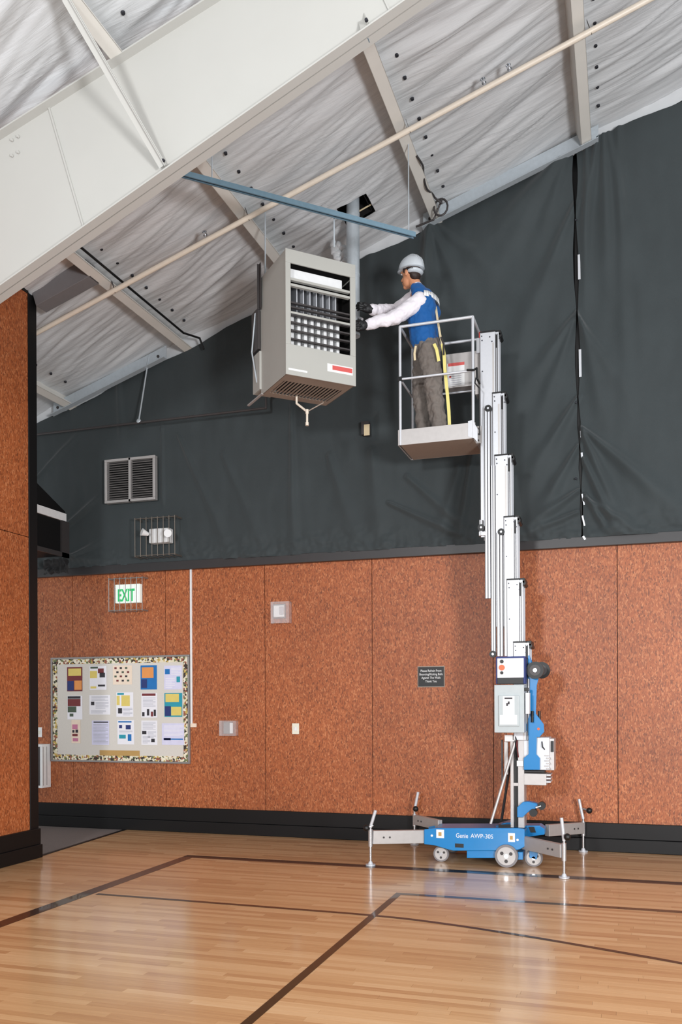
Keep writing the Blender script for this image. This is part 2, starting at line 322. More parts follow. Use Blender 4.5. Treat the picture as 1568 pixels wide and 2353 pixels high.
for xk in PX:
    a = roof(xk, 0, .2) ; a.y = 0
    a = Vector((xk, 0, A0 + SL * xk)) - Vector((0, 0, .2 / NRM.z))
    y0, y1 = .9, W + .02; L = Vector((0, y1 - y0, 0)); base = a + Vector((0, y0, 0))
    mb = MB()
    mb.prism([base, base + SDIR*.1, base + SDIR*.1 + NRM*.004, base + NRM*.004], L)          # bottom flange
    mb.prism([base, base + SDIR*.004, base + SDIR*.004 + NRM*.19, base + NRM*.19], L)          # web
    mb.prism([base + SDIR*.1, base + SDIR*.1 + NRM*.02, base + SDIR*.096 + NRM*.02, base + SDIR*.096], L)
    mb.prism([base - SDIR*.07 + NRM*.186, base + NRM*.186, base + NRM*.19, base - SDIR*.07 + NRM*.19], L)
    p = mb.build('purlin', M['purlin'], ceil)
    for j in range(30):
        yy = 1.2 + j * .27; c = roof(xk + .15, yy, .055)
        if yy > W - .2: continue
        MB().cone(c + NRM*.012, c - NRM * .004, .017, .014, 8).build('screw', M['screw'], p)
# white flap of insulation folded down over the top of the gable wall
def flap(u, v):
    x = -7.9 + 11.4 * u; z = A0 + SL * x
    wv = .012 * noise.noise(Vector((x * 5, v * 2, 3))) + .01 * noise.noise(Vector((x * 13, v * 3, 9)))
    return Vector((x, W - .01 - .03 * (1 - v) + wv, z + .02 - .19 * v))
grid('insulation_flap', flap, 300, 6, M['insul'], ceil)

# main frame rafter
YR = 5.35
raf = empty('rafter', (-3.5, YR, 5.5), 'deep tapered white steel roof beam crossing the upper left corner', 'beam', kind='structure')
def topz(x): return A0 + SL * x - .2 / NRM.z - .004
def botz(x): return 4.554 + .435 * (x + 4.331)
xa, xb = -6.4, 1.2
o = MB().prism([(xa, YR+.07, botz(xa)), (xb, YR+.07, botz(xb)), (xb, YR+.07, topz(xb)), (xa, YR+.07, topz(xa))], (0, .01, 0)).build('web', M['steel_white'], raf)
for nm, fz, s in (('bottom_flange', botz, -1), ('top_flange', topz, -1)):
    MB().prism([(xa, YR, fz(xa)), (xb, YR, fz(xb)), (xb, YR, fz(xb) + .012 ), (xa, YR, fz(xa) + .012)], (0, .15, 0)).build(nm, M['steel_white'], raf)
for xs, sl_ in ((at(150, 300, YR+.07).x, 0), (at(845, 50, YR+.07).x, .0)):
    pb, pt = Vector((xs + .17, YR + .064, botz(xs + .17))), Vector((xs - .13, YR + .064, topz(xs - .13)))
    MB().bar(pb, pt, .012, .012, up=(0, 1, 0)).build('stiffener_seam', M['steel_white'], raf)
for (bx, by), (tx, ty, yy) in (((374, 382), (150, -5, 4.9)), ((838, 62), (800, -60, 4.6))):
    p = at(bx, by, YR + .02); r_ = _ray(tx, ty); q = Vector((0, 0, EYE)) + r_ * ((A0 - .21 - EYE) / (r_.z - SL * r_.x))    # up to the underside of the roof steel
    br = MB().bar(p, q, .004, .055, up=(1, 0, .3)).bar(p + Vector((.024, 0, 0)), q + Vector((.024, 0, 0)), .045, .004, up=(1, 0, .3)).build('flange_brace', M['steel_white'], raf)
    MB().cone(p + Vector((.02, -.02, .02)), p + Vector((.02, -.035, .02)), .012, .01, 8).build('bolt', M['screw'], br)
for i in range(2):
    for j in range(2):
        c = at(28 + i * 14, 322 + j * 36 - i*8, YR + .065); MB().cone(c, c - Vector((0, .012, 0)), .012, .01, 8).build('bolt', M['steel_white'], raf)
c = at(838, 88, YR + .1); MB().box(c - Vector((.03, .02, .02)), c + Vector((.03, .02, .012))).build('clip', M['galv_blue'], raf)
# short dark header over the alcove beside the left wall
p = roof(-5.46, 7.26, .1); q = roof(-4.85, 7.26, .1)
o = MB().bar(p, q, .16, .2, up=NRM).build('roof_header', M['purlin_dark'], bevel=.004); tag(o, 'short dark grey steel header between left wall top and purlin', 'beam', kind='structure')
# rake beams along the gable (three light steel angles)
def rake(pa, pb, drop, h, m, label, yy=W - .13, lip=.07):
    a_, b2 = roof(at(*pa, W).x, yy, drop), roof(at(*pb, W).x, yy, drop)
    mb = MB().prism([a_, b2, b2 - Vector((0, 0, h)), a_ - Vector((0, 0, h))], (0, .006, 0))
    mb.prism([a_ - Vector((0, 0, h)), b2 - Vector((0, 0, h)), b2 - Vector((0, lip, h)), a_ - Vector((0, lip, h))], (0, 0, .006))
    o = mb.build('rake_angle', m); tag(o, label, 'beam', 'steel angles along the gable', 'structure')
    for t in (.04, .93):
        c = a_.lerp(b2, t) - Vector((0, 0, h * .5)); MB().cone(c, c - Vector((0, .012, 0)), .018, .014, 8).build('bolt', M['dark_steel'], o)
rake((975, 490), (1372, 275), .06, .17, M['galv'], 'long light steel angle along the gable, right of the worker')
rake((135, 930), (392, 790), .06, .16, M['galv'], 'short grey steel angle along the gable, at the low left end')

# curtains
folds = []
def fold(p, q, wd, am, w2=None): 
    P = at(p[0], p[1], W); Q = at(q[0], q[1], W); folds.append((P.x, P.z, Q.x, Q.z, wd, am, w2 or wd * 2.5))
for a in [((1325,330),(1060,640),.03,.05,.16),((1322,330),(1130,640),.03,.05,.15),((1320,335),(1240,560),.02,.04,.1),((1323,480),(1150,900),.03,.05,.18),((1326,725),(1190,930),.02,.045,.14),((1326,735),(1230,1000),.02,.04,.12),
  ((1328,920),(1210,1120),.02,.05,.12),((1330,1030),(1240,1190),.02,.05,.1),((1332,1130),(1215,1215),.02,.05,.08),((1330,1180),(1200,1235),.02,.04,.06),
  ((1385,290),(1400,640),.02,.05,.08),((1380,290),(1345,520),.02,.05,.05),((1350,330),(1345,700),.02,.04,.05),((1420,270),(1440,1000),.03,.03,.1),((1395,300),(1480,760),.02,.03,.12),
  ((1330,740),(1430,900),.02,.05,.12),((1332,735),(1400,1000),.02,.04,.12),((1340,990),(1568,1180),.02,.06,.12),((1340,1000),(1440,1230),.02,.06,.09),((1342,1060),(1420,1235),.02,.06,.05),((1345,1140),(1400,1230),.015,.05,.04),((1345,1150),(1470,1225),.02,.05,.06),
  ((985,505),(990,700),.03,.05,.1),((985,505),(1080,720),.02,.05,.12),((1000,500),(960,800),.02,.04,.12),((985,510),(1180,660),.02,.03,.12),((985,530),(1020,1200),.05,.03,.2),
  ((380,990),(382,1275),.012,.03),((130,1240),(290,1095),.02,.04,.05),((95,1100),(190,1000),.02,.03,.05),((420,1010),(540,1280),.02,.03,.08),((400,1180),(430,1280),.02,.04,.04),((675,940),(680,1260),.02,.03,.06),((520,1050),(620,1280),.03,.02,.1),
  ((160,1290),(230,1250),.02,.04,.04),((60,1270),(240,1290),.03,.05,.05),((860,1040),(880,1250),.05,.03,.1),((760,1050),(830,1260),.04,.025,.1),((1060,1080),(1010,1250),.04,.03,.08),((940,1100),(1090,1230),.03,.03,.06),((1090,1050),(1060,1240),.03,.04,.05),((900,1160),(1080,1240),.02,.04,.05),((1180,1100),(1190,1230),.03,.03,.05),
  ((280,880),(300,1290),.03,.02,.1),((690,740),(700,900),.05,.02,.1),((850,560),(870,1000),.05,.02,.12)]: fold(*a)
FLAT = [(at(300, 1103, W).x, at(300, 1103, W).z, .34), (at(356, 1231, W).x, at(356, 1231, W).z, .28), (at(843, 988, W).x, at(843, 988, W).z, .1)]
def curtain_y(x, z):
    d = .018 * noise.noise(Vector((x * 1.1, z * .5, 2))) + .012 * noise.noise(Vector((x * 3.0, z * .8, 5))) + .006 * noise.noise(Vector((x * 9, z * 3, 8)))
    for x0, z0, x1, z1, wa, am, wb_ in folds:
        dx, dz = x1 - x0, z1 - z0; L2 = dx*dx + dz*dz; t = ((x-x0)*dx + (z-z0)*dz) / L2
        if t < -.05 or t > 1.3: continue
        tt = min(1, max(0, t)); wd = wa + (wb_ - wa) * tt
        dd = ((x-x0)*dz - (z-z0)*dx) / math.sqrt(L2)
        if abs(dd) > 3 * wd: continue
        fade = 1 if t < .6 else max(0, 1 - (t - .6) / .7)
        if t < 0: fade = 1 + t * 20
        d += am * fade * math.exp(-(dd / wd) ** 2)
    hem = max(0, 1 - (z - 3.14) / .3); d += hem * (.03 * noise.noise(Vector((x * 6, z * 9, 11))) + .015 * noise.noise(Vector((x * 17, z * 17, 12))))
    d = max(d, -.012)
    for rx, rz, rw in FLAT:
        q_ = max(abs(x - rx), abs(z - rz)) / rw
        if q_ < 1.6: d *= max(0, min(1, (q_ - 1) / .6))
    return d
def make_curtain(x0f, x1f, label, nu, nv, gather):
    def fn(u, v):
        zc = 3.14 + (A0 - 3.14) * v
        xs0, xs1 = x0f(zc), x1f(zc); x = xs0 + (xs1 - xs0) * u
        ztop = A0 + SL * x - .16; zb = 3.125
        sc = .05 * abs(math.sin(x * 2.3)) ** 2
        z = zb + (ztop - sc * v - zb) * v
        xs0, xs1 = x0f(z), x1f(z); x = xs0 + (xs1 - xs0) * u
        return Vector((x, W - .065 - curtain_y(x, z) * 1.1, z))
    o = grid('curtain', fn, nu, nv, M['curtain']); tag(o, label, 'curtain', 'gable curtains'); return o
zt = [(3.1, 1338), (3.5, 1336), (3.9, 1334), (4.6, 1329), (5.3, 1329), (6.1, 1325), (7.2, 1325)]
def seam_x(z, side):
    p = zt[0]
    for a, b2 in zip(zt, zt[1:]):
        if a[0] <= z <= b2[0]: 
            t = (z - a[0]) / (b2[0] - a[0]); px = a[1] + (b2[1] - a[1]) * t; break
    else: px = 1325
    base = at(px, 900, W).x
    ties = [at(1325, yy, W).z for yy in (320, 505, 725, 925, 1030, 1130, 1215)]
    g = min(abs(z - t) for t in ties)
    return base + side * (.006 + .02 * min(1, g / .35))
cl = make_curtain(lambda z: -7.9, lambda z: seam_x(z, -1), 'wide charcoal curtain filling the gable behind heater and worker', 620, 300, 1)
cr_ = make_curtain(lambda z: seam_x(z, 1), lambda z: 3.5, 'charcoal curtain right of the laced seam, pulled into fans', 260, 300, -1)
sx = at(1330, 900, W).x
po = empty('seam_post', (sx, W - .04, 3.15), 'dark post with bright metal strips in the curtain seam', 'post')
MB().box((sx - .03, W - .03, 3.16), (sx + .03, W - .012, 6.45)).build('post', M['black_trim'], po)
for ya, yb, dx, wd in ((585, 642, 0, .024), (803, 866, 3, .024), (990, 1005, 6, .018), (1040, 1052, 8, .018), (1135, 1160, 9, .014), (1185, 1208, 10, .016), (1232, 1240, 12, .02)):
    p = at(1331 + dx * .8, ya, W - .07); q = at(1332 + dx * .8 + (4 if ya > 1100 else 0), yb, W - .07)
    MB().bar(p, q, wd, .006, up=(0, 1, 0)).build('metal_strip', M['alum'], po)
for ya in (505, 925, 1100):
    MB().ell(at(1324, ya, W - .1), (.012, .01, .012), 8, 6).build('grommet', M['screw'], po)

# ---------------------------------------------------------------- pipes and channel under the roof
c0 = roof(-4.70, 6.7, .185); c1 = roof(-4.70, 8.75, .185)
cb_ = MB().tube([c0, c1, roof(-4.62, 8.98, .19), roof(-4.62, 9.0, .32)], .012).build('electric_cable', M['black']); tag(cb_, 'black cable running down beside the lowest visible purlin to the short angle', 'cable')
pts = [roof(-1.86 + .02 * math.sin(t * .5), 7.9 + .05 * t, .20 + .02 * math.sin(t * .8)) for t in range(16)] + [roof(-1.80, 8.72, .23)]
lc = roof(-1.82, 8.76, .24); pts += [lc + Vector((.07 * math.sin(a_ * .5), .0, .085 * math.cos(a_ * .5))) for a_ in range(0, 14)] + [roof(-1.92, 8.8, .30), roof(-2.1, 8.82, .27)]
cb_ = MB().tube(pts, .010).build('electric_cable', M['dark_steel']); tag(cb_, 'loose looped cable hanging at the purlin end above the hard hat', 'cable')
DP = .30
pp = [roof(at(85, 765, 7.395).x - .6, 7.395, DP), roof(at(1490, 0, 7.395).x + 1.5, 7.395, DP)]
pipe = MB().cyl(pp[0], pp[1], .024, 14).build('sprinkler_pipe', M['pipe']); tag(pipe, 'cream sprinkler pipe running up the slope under the purlins', 'pipe')
def on_pipe(px, py):
    x = at(px, py, 7.395).x; return roof(x, 7.395, DP)
for px, py in ((455, 560), (1092, 222), (1150, 178)):
    c = on_pipe(px, py); hd = MB().cyl(c, c + NRM * .075, .011, 10).cyl(c + NRM*.05, c + NRM * .065, .02, 10).cyl(c + NRM*.085, c + NRM*.09, .022, 10).bar(c + NRM*.06 + Vector((.014,0,0)), c + NRM*.088 + Vector((.01,0,0)), .004, .004).bar(c + NRM*.06 - Vector((.014,0,0)), c + NRM*.088 - Vector((.01,0,0)), .004, .004)
    hd.build('sprinkler_head', M['chrome'], pipe)
for xk in (-4.805, -3.40, -1.887, -.381, 1.12):
    c = roof(xk + .05, 7.395, DP); MB().bar(c - NRM*.026, c + NRM * .1, .02, .003, up=SDIR).build('hanger', M['dark_steel'], pipe)
# level thin black gas pipe along the curtain with rod hangers
gp = MB().tube([Vector((-7.6, 8.9, 4.718)), Vector((-3.72, 8.9, 4.718)), Vector((-3.72, 8.9, 4.86)), Vector((-3.55, 8.35, 4.86))], .014).build('gas_pipe', M['dark_steel']); tag(gp, 'thin dark level pipe along the curtain leading to the heater', 'pipe')
for (ta, tb) in (((343, 815), (319, 968)),):
    q = at(*tb, 8.9); p = at(*ta, 9.03)
    MB().cyl(q, p, .009, 8).build('hanger_rod', M['galv'], gp); MB().ell(q, (.03, .02, .03), 10, 6).build('clevis', M['galv'], gp)
q = at(612, 936, 8.9); MB().cyl(q, q + Vector((0, 0, .28)), .01, 8).build('hanger_rod', M['galv'], gp)
# strut channel
UH = Vector((.714, .700, 0)).normalized(); VH = Vector((-.700, .714, 0)).normalized()
zst = 5.70; E1 = flo(953, 541, zst)
E0 = flo(425, 401, zst); E0 = E0 - (E1 - E0).normalized() * .25
tdir = (E1 - E0).normalized(); sd = Vector((-tdir.y, tdir.x, 0))
mb = MB(); hw = .021
mb.bar(E0 + Vector((0, 0, .02)), E1 + Vector((0, 0, .02)), .042, .003); mb.bar(E0 + sd*hw, E1 + sd*hw, .003, .042); mb.bar(E0 - sd*hw, E1 - sd*hw, .003, .042)
mb.bar(E0 + sd*.016 - Vector((0,0,.02)), E1 + sd*.016 - Vector((0,0,.02)), .011, .003); mb.bar(E0 - sd*.016 - Vector((0,0,.02)), E1 - sd*.016 - Vector((0,0,.02)), .011, .003)
st = mb.build('strut_channel', M['galv_blue']); tag(st, 'bluish steel strut channel hanging level above the heater', 'channel')
def rod(p, name='threaded_rod', par=st, r=.006, m='galv'):
    p = Vector(p); return MB().cyl(p, Vector((p.x, p.y, A0 + SL*p.x - .09)), r, 8).build(name, M[m], par)
rod(E1 - tdir * .06)
t2 = (at(765, 508, 7.5) - E0).length
rod(E0.lerp(E1, .2))

# ---------------------------------------------------------------- unit heater
D1 = 7.7
H0 = Vector((0, 0, EYE)) + _ray(656, 572) * D1; H0b = Vector((0, 0, EYE)) + _ray(656, 851) * D1
hz1, hz0 = H0.z, H0b.z; HW, HD = .683, .60; O = Vector((H0.x, H0.y, 0))
def hp(u, v, z): return O + UH * u + VH * v + Vector((0, 0, z))
heat = empty('unit_heater', hp(HW/2, HD/2, hz0), 'large grey gas unit heater hung from the roof before the curtain', 'heater')
def hbox(mb, u0, u1, v0, v1, z0, z1, mi=0):
    return mb.prism([hp(u0, v0, z0), hp(u1, v0, z0), hp(u1, v1, z0), hp(u0, v1, z0)], (0, 0, z1 - z0), mi)
mb = MB(); t = .012
hbox(mb, 0, t, 0, HD, hz0 - .03, hz1); hbox(mb, HW - t, HW, 0, HD, hz0 - .03, hz1)
hbox(mb, t, HW - t, 0, HD, hz1 - t, hz1 - .002)
mb.build('casing', M['heater'], heat, bevel=.004)
ot, ob, ol, orr = hz1 - .115, hz0 + .235, .045, HW - .05
mb = MB(); f0 = -.012
hbox(mb, -.004, HW + .004, f0, .004, ot, hz1 + .004); hbox(mb, -.004, HW + .004, f0, .004, hz0 - .035, ob); hbox(mb, -.004, ol, f0, .004, ob, ot); hbox(mb, orr, HW + .004, f0, .004, ob, ot)
mb.build('front_frame', M['heater'], heat, bevel=.003)
hbox(MB(), t, HW - t, .30, .31, hz0, hz1 - .02).build('back_plate', M['heater_dark'], heat)
mb = MB()
hbox(mb, .06, HW - .1, .06, .08, ot - .12, ot - .015); mb.build('draft_hood', M['white'], heat)
mb = MB(); hbox(mb, HW - t - .006, HW - t - .002, .03, .30, ob, ot); hbox(mb, t + .002, t + .006, .03, .30, ob, ot); hbox(mb, t, HW - t, .03, .30, ot + .02, ot + .024); mb.build('dark_liner', M['heater_dark'], heat)
# eight S-shaped heat-exchanger tubes seen through the grille
for i in range(8):
    u = ol + .035 + i * .0645
    mb = MB()
    hbox(mb, u, u + .029, .07, .24, ob - .01, ob + .30, 1); hbox(mb, u + .003, u + .013, .10, .24, ob + .30, ot - .12); mb.cyl(hp(u + .013, .07, ob + .30), hp(u + .013, .26, ob + .30), .014, 10)
    mb.build('heat_exchanger_tube', [M['alum'], M['white']], heat)
zz = [ot - .135, ot - .185, ot - .34, ot - .38, ot - .43, ob + .27, ob + .20, ob + .13, ob + .055]
for i, z in enumerate(zz):
    h = .022 if i in (0, 1, 4) else .014
    lv = hbox(MB(), ol, orr, -.004, .03, z - h/2, z + h/2).build('louver', M['heater'] if i in (0, 1, 4) else M['dark_steel'], heat, bevel=.002)
# underside : brown plate with slots
und = MB(); hbox(und, .004, HW - .004, .004, .16, hz0 - .03, hz0 - .026); hbox(und, .004, .05, .16, HD, hz0 - .03, hz0 - .026); hbox(und, HW - .05, HW - .004, .16, HD, hz0 - .03, hz0 - .026); hbox(und, .05, HW - .05, .5, HD, hz0 - .03, hz0 - .026)
und.build('bottom_panel', M['brown_metal'], heat)
for i in range(17):
    u = .06 + i * (HW - .12) / 16.5
    hbox(MB(), u, u + .014, .16, .5, hz0 - .03, hz0 - .024).build('bottom_slat', M['brown_metal'], heat)
hbox(MB(), .05, HW - .05, .16, .5, hz0 + .01, hz0 + .012).build('inner_floor', M['heater_dark'], heat)
lb = hbox(MB(), HW - .285, HW - .03, f0 - .0015, f0, hz0 + .055, hz0 + .125).build('warning_label', M['white'], heat)
hbox(MB(), HW - .235, HW - .035, f0 - .0022, f0 - .0015, hz0 + .075, hz0 + .115).build('print_block', M['label_red'], lb)
hbox(MB(), .02, .2, f0 - .0015, f0, hz0 + .005, hz0 + .022).build('sticker', M['white'], heat)
# rear fan housing, motor, bracket, guard
mb = MB(); hbox(mb, .02, HW - .02, HD, HD + .05, hz0 + .05, hz1 - .2); mb.build('fan_housing', M['brown_metal'], heat, bevel=.004)
fc = hp(.28, HD + .13, (hz0 + hz1) / 2 - .2)
mb = MB()
for rr in (.1, .17, .24, .3):
    pts = [fc + UH * rr * math.cos(2*PI*i/20) + Vector((0, 0, rr * math.sin(2*PI*i/20))) for i in range(21)]; mb.tube(pts, .004, 6)
for i in range(8):
    an = 2*PI*i/8; mb.cyl(fc, fc + UH * .3 * math.cos(an) + Vector((0, 0, .3 * math.sin(an))) - VH * .06, .004, 6)
mb.build('fan_guard', M['dark_steel'], heat)
MB().cyl(fc - VH * .02, fc + VH * .14, .07, 18).build('fan_motor', M['dark_steel'], heat)
hbox(MB(), -.02, .16, HD - .02, HD + .16, hz0 + .02, hz0 + .38).build('control_housing', M['heater'], heat, bevel=.006)
hbox(MB(), -.03, -.005, HD - .01, HD + .16, hz0 + .4, hz1 - .28).build('valve_cover', M['dark_steel'], heat, bevel=.004)
MB().tube([hp(-.02, HD + .05, hz0 + .1), hp(-.05, HD + .1, hz0 + .4), hp(-.03, HD + .06, hz0 + .75), hp(0, HD + .02, hz1 - .3)], .008).build('flex_conduit', M['galv'], heat)
MB().bar(hp(.0, HD - .04, hz0 - .028), hp(-.02, HD + .28, hz0 - .045), .022, .012).build('rear_arm', M['alum_dull'], heat)
# drip leg
dl = hp(.40, .42, 0)
g0, g1, g2 = at(682, 927, dl.y), at(706, 946, dl.y), at(706, 978, dl.y)
mb = MB().tube([Vector((g0.x, dl.y, hz0 - .02)), g0, g1, g2], .011).cyl(g1 - Vector((0,0,.02)), g1 + Vector((0,0,.02)), .016, 10).cyl(g2, g2 + Vector((0,0,.03)), .016, 10); mb.build('drip_leg', M['pipe'], heat)
g3 = at(744, 925, dl.y); MB().tube([g3, g1], .006).build('drip_tube', M['brown_metal'], heat)
# hangers
for u, v in ((.03, .1), (.03, HD - .05)):
    p = hp(u, v, hz1)
    if v == .1 : continue
    MB().cyl(p, Vector((p.x, p.y, A0 + SL*p.x - .15)), .008, 8).build('hanger_rod', M['galv'], heat)
q = flo(768, 502, zst); MB().cyl((q.x, q.y, hz1 - .02), (q.x, q.y, zst), .007, 8).build('hanger_rod', M['galv'], heat)
MB().bar(hp(-.02, HD - .04, hz1 - .3), hp(-.02, HD - .04, hz1 + .12), .04, .006, up=UH).bar(hp(-.02, HD - .02, hz1 - .3), hp(-.02, HD - .02, hz1 + .12), .006, .04, up=UH).build('hanger_angle', M['dark_steel'], heat)
MB().tube([hp(.1, .35, hz1), hp(.1, .35, hz1 + .1), hp(.2, .5, hz1 + .14), hp(.3, .6, hz1 + .1)], .012).build('gas_line', M['dark_steel'], heat)
# flue pipe up through the roof opening
fx, fy = -2.565, 8.40; fz = at(812, 742, 8.40).z
flue = MB().cyl((fx, fy, fz), (fx, fy, A0 + SL*fx + .17), .066, 24).build('flue_pipe', M['galv']); tag(flue, 'round galvanised flue pipe rising behind the heater into the roof hole', 'pipe')
for z in (5.15, 5.75, 6.35): MB().cyl((fx, fy, z), (fx, fy, z + .025), .069, 24).build('pipe_band', M['galv'], flue)
MB().tube([Vector((fx + .05, fy, fz + .05)), Vector((fx + .10, fy - .08, fz + .0)), Vector((fx + .13, fy - .12, fz - .03))], .012, 8).build('drain_elbow', M['alum'], flue)
MB().tube([Vector((fx, fy, fz + .03)), Vector((fx, fy, fz - .02)), Vector((fx - .16, fy - .1, fz - .06))], .06, 14).build('pipe_elbow', M['galv'], flue)
hx0, hx1, hy0, hy1 = HOLE
mb = MB()
for pa, pb in (((hx0, hy0), (hx1, hy0)), ((hx1, hy0), (hx1, hy1)), ((hx1, hy1), (hx0, hy1)), ((hx0, hy1), (hx0, hy0))):
    mb.prism([roof(*pa, .035), roof(*pb, .035), roof(*pb, -.2), roof(*pa, -.2)], NRM.cross(Vector((pb[0]-pa[0], pb[1]-pa[1], 0))).normalized() * .006)
mb.prism([roof(hx0, hy0, -.19), roof(hx1, hy0, -.19), roof(hx1, hy1, -.19), roof(hx0, hy1, -.19)], NRM * .01)
o = mb.build('roof_opening', M['heater_dark']); tag(o, 'dark square opening cut in the ceiling insulation for the flue', 'opening', kind='structure')
MB().cyl(roof(hx0 - .02, hy1 - .08, .03), roof(hx1 + .02, hy1 - .1, .03), .008, 8).build('cross_rod', M['beige'], o)
# torn insulation scraps by the flue
sc = MB()
for i in range(9):
    c = at(768 + (i % 3) * 10, 560 + i * 5, 8.55) + Vector((random.uniform(-.03, .03), 0, 0)); sc.ell(c, (random.uniform(.03, .06), .03, random.uniform(.03, .06)), 10, 7)
o = sc.build('insulation_scrap', M['insul']); d = o.modifiers.new('d', 'DISPLACE'); tx = bpy.data.textures.new('cl', 'CLOUDS'); tx.noise_scale = .05; d.texture = tx; d.strength = .04
tag(o, 'crumpled torn insulation hanging beside the flue pipe', 'insulation')

# ---------------------------------------------------------------- things fixed to the back wall
def wallbox(name, x0, y0, x1, y1, m, par=None, yb=W, dep=.02, bevel=.0, mb=None):
    P, Q = at(x0, y0, yb), at(x1, y1, yb); return (mb or MB()).box((P.x, yb - dep, min(P.z, Q.z)), (Q.x, yb, max(P.z, Q.z))).build(name, m, par, bevel=bevel)
def frameboxes(mb, x0, z0, x1, z1, t, ya, yb):
    mb.box((x0, ya, z0), (x1, yb, z0 + t)); mb.box((x0, ya, z1 - t), (x1, yb, z1)); mb.box((x0, ya, z0 + t), (x0 + t, yb, z1 - t)); mb.box((x1 - t, ya, z0 + t), (x1, yb, z1 - t)); return mb
CU = W - .15
# louvre grille
P, Q = at(242, 1058, CU), at(358, 1148, CU)
gr = empty('louvre_grille', ((P.x+Q.x)/2, CU, Q.z), 'white framed two part louvre grille on the curtain wall', 'vent')
mb = frameboxes(MB(), P.x, Q.z, Q.x, P.z,   .03, CU - .02, CU + .045); mx_ = (P.x + Q.x) / 2; mb.box((mx_ - .014, CU - .02, Q.z), (mx_ + .014, CU + .03, P.z)); mb.build('frame', M['alum_dull'], gr, bevel=.003)
MB().box((P.x + .02, CU + .04, Q.z + .02), (Q.x - .02, CU + .045, P.z - .02)).build('backing', M['black'], gr)
n = 16
for side in ((P.x + .035, mx_ - .015), (mx_ + .015, Q.x - .035)):
    for i in range(n):
        z = Q.z + .045 + i * (P.z - Q.z - .08) / n
        MB().prism([(side[0], CU - .01, z), (side[0], CU + .034, z + .024), (side[0], CU + .036, z + .021), (side[0], CU - .008, z - .003)], (side[1] - side[0], 0, 0)).build('blade', M['frame'], gr)
# caged emergency light
def cage(par, x0, y0, x1, y1, ybase, dep, nv, m, r=.004, nm='guard_bar', nh=0):
    P, Q = at(x0, y0, ybase - dep), at(x1, y1, ybase - dep); z0, z1 = Q.z, P.z
    for i in range(nv):
        x = P.x + (Q.x - P.x) * i / (nv - 1)
        MB().tube([Vector((x, ybase, z1)), Vector((x, ybase - dep, z1)), Vector((x, ybase - dep, z0)), Vector((x, ybase, z0))], r, 6).build(nm, m, par)
    for z in ([z0 + .01, z1 - .01] + [z0 + (z1 - z0) * (j + 1) / (nh + 1) for j in range(nh)]):
        MB().tube([Vector((P.x, ybase, z)), Vector((P.x, ybase - dep, z)), Vector((Q.x, ybase - dep, z)), Vector((Q.x, ybase, z))], r, 6).build(nm, m, par)
c = at(366, 1228, CU - .08)
em = empty('emergency_light', c, 'white twin head emergency light inside a wire cage on the curtain', 'light')
P, Q = at(347, 1217, CU), at(393, 1247, CU)
MB().box((P.x, CU - .05, Q.z), (Q.x, CU + .06, P.z)).build('housing', M['white'], em, bevel=.012)
p = at(341, 1228, CU - .1); MB().cone(p, p + Vector((-.05, -.06, .02)), .02, .045, 16).build('lamp_head', M['white'], em); p = at(389, 1228, CU - .1); MB().cone(p, p + Vector((.02, -.07, 0)), .02, .045, 16).build('lamp_head', M['white'], em)
cage(em, 310, 1191, 402, 1274, CU + .06, .16, 8, M['wire'], .005)
# exit sign
P, Q = at(266, 1344, W - .05), at(322, 1384, W - .05)
ex = empty('exit_sign', ((P.x+Q.x)/2, W, Q.z), 'white exit sign with green letters behind a wire guard', 'sign')
MB().box((P.x, W - .06, Q.z), (Q.x, W, P.z)).build('housing', M['exitwhite'], ex, bevel=.004)
et = text('EXIT', .20, (P.x + .03, W - .0615, Q.z + .022), M['green'], ex, sx=.56)
cage(ex, 250, 1329, 327, 1402, W, .13, 7, M['frame'], .0045, nh=0)
# strobe
st_ = empty('alarm_strobe', at(644, 1405, W), 'white alarm strobe under a clear guard, high on the wood panel', 'alarm')
wallbox('back_box', 629, 1389, 657, 1421, M['frame'], st_, W, .03, .004); wallbox('strobe_body', 631, 1392, 655, 1418, M['white'], st_, W - .03, .03, .006); wallbox('strobe_lens', 643, 1394, 653, 1412, M['chrome'], st_, W - .06, .012, .004)
P, Q = at(622, 1383, W - .09), at(664, 1431, W - .09)
mb = MB().box((P.x, W - .09, Q.z), (Q.x, W - .085, P.z)); frameboxes(mb, P.x, Q.z, Q.x, P.z, .005, W - .085, W); mb.build('clear_guard', M['glass'], st_)
# thermostat
th = empty('thermostat', at(526, 1673, W), 'thermostat in a clear locking guard below the strobe and left of the switch plate', 'thermostat')
wallbox('thermostat_body', 517, 1659, 536, 1686, M['frame'], th, W, .04, .004); wallbox('thermostat_side', 529, 1661, 536, 1685, M['white'], th, W - .04, .012, .002)
P, Q = at(504, 1656, W - .07), at(542, 1691, W - .07); mb = MB().box((P.x, W - .075, Q.z), (Q.x, W - .07, P.z)); frameboxes(mb, P.x, Q.z, Q.x, P.z, .006, W - .07, W); mb.build('clear_guard', M['glass'], th)
sw = empty('switch_plate', at(680, 1674, W), 'small ivory switch plate alone on the wood panel', 'switch')
wallbox('plate', 672, 1662, 688, 1687, M['offwhite'], sw, W, .008, .002); wallbox('toggle', 677, 1670, 683, 1679, M['white'], sw, W - .008, .01, .002)
sw = empty('switch_plate', at(91, 1683, W), 'small white switch plate beside the left wall corner, above the glazed cabinet', 'switch')
wallbox('plate', 80, 1671, 97, 1694, M['white'], sw, W, .008, .002); wallbox('toggle', 86, 1679, 92, 1687, M['offwhite'], sw, W - .008, .008, .001)
jb = empty('junction_box', at(843, 988, CU), 'small beige box plate on the curtain left of the lift platform', 'box')
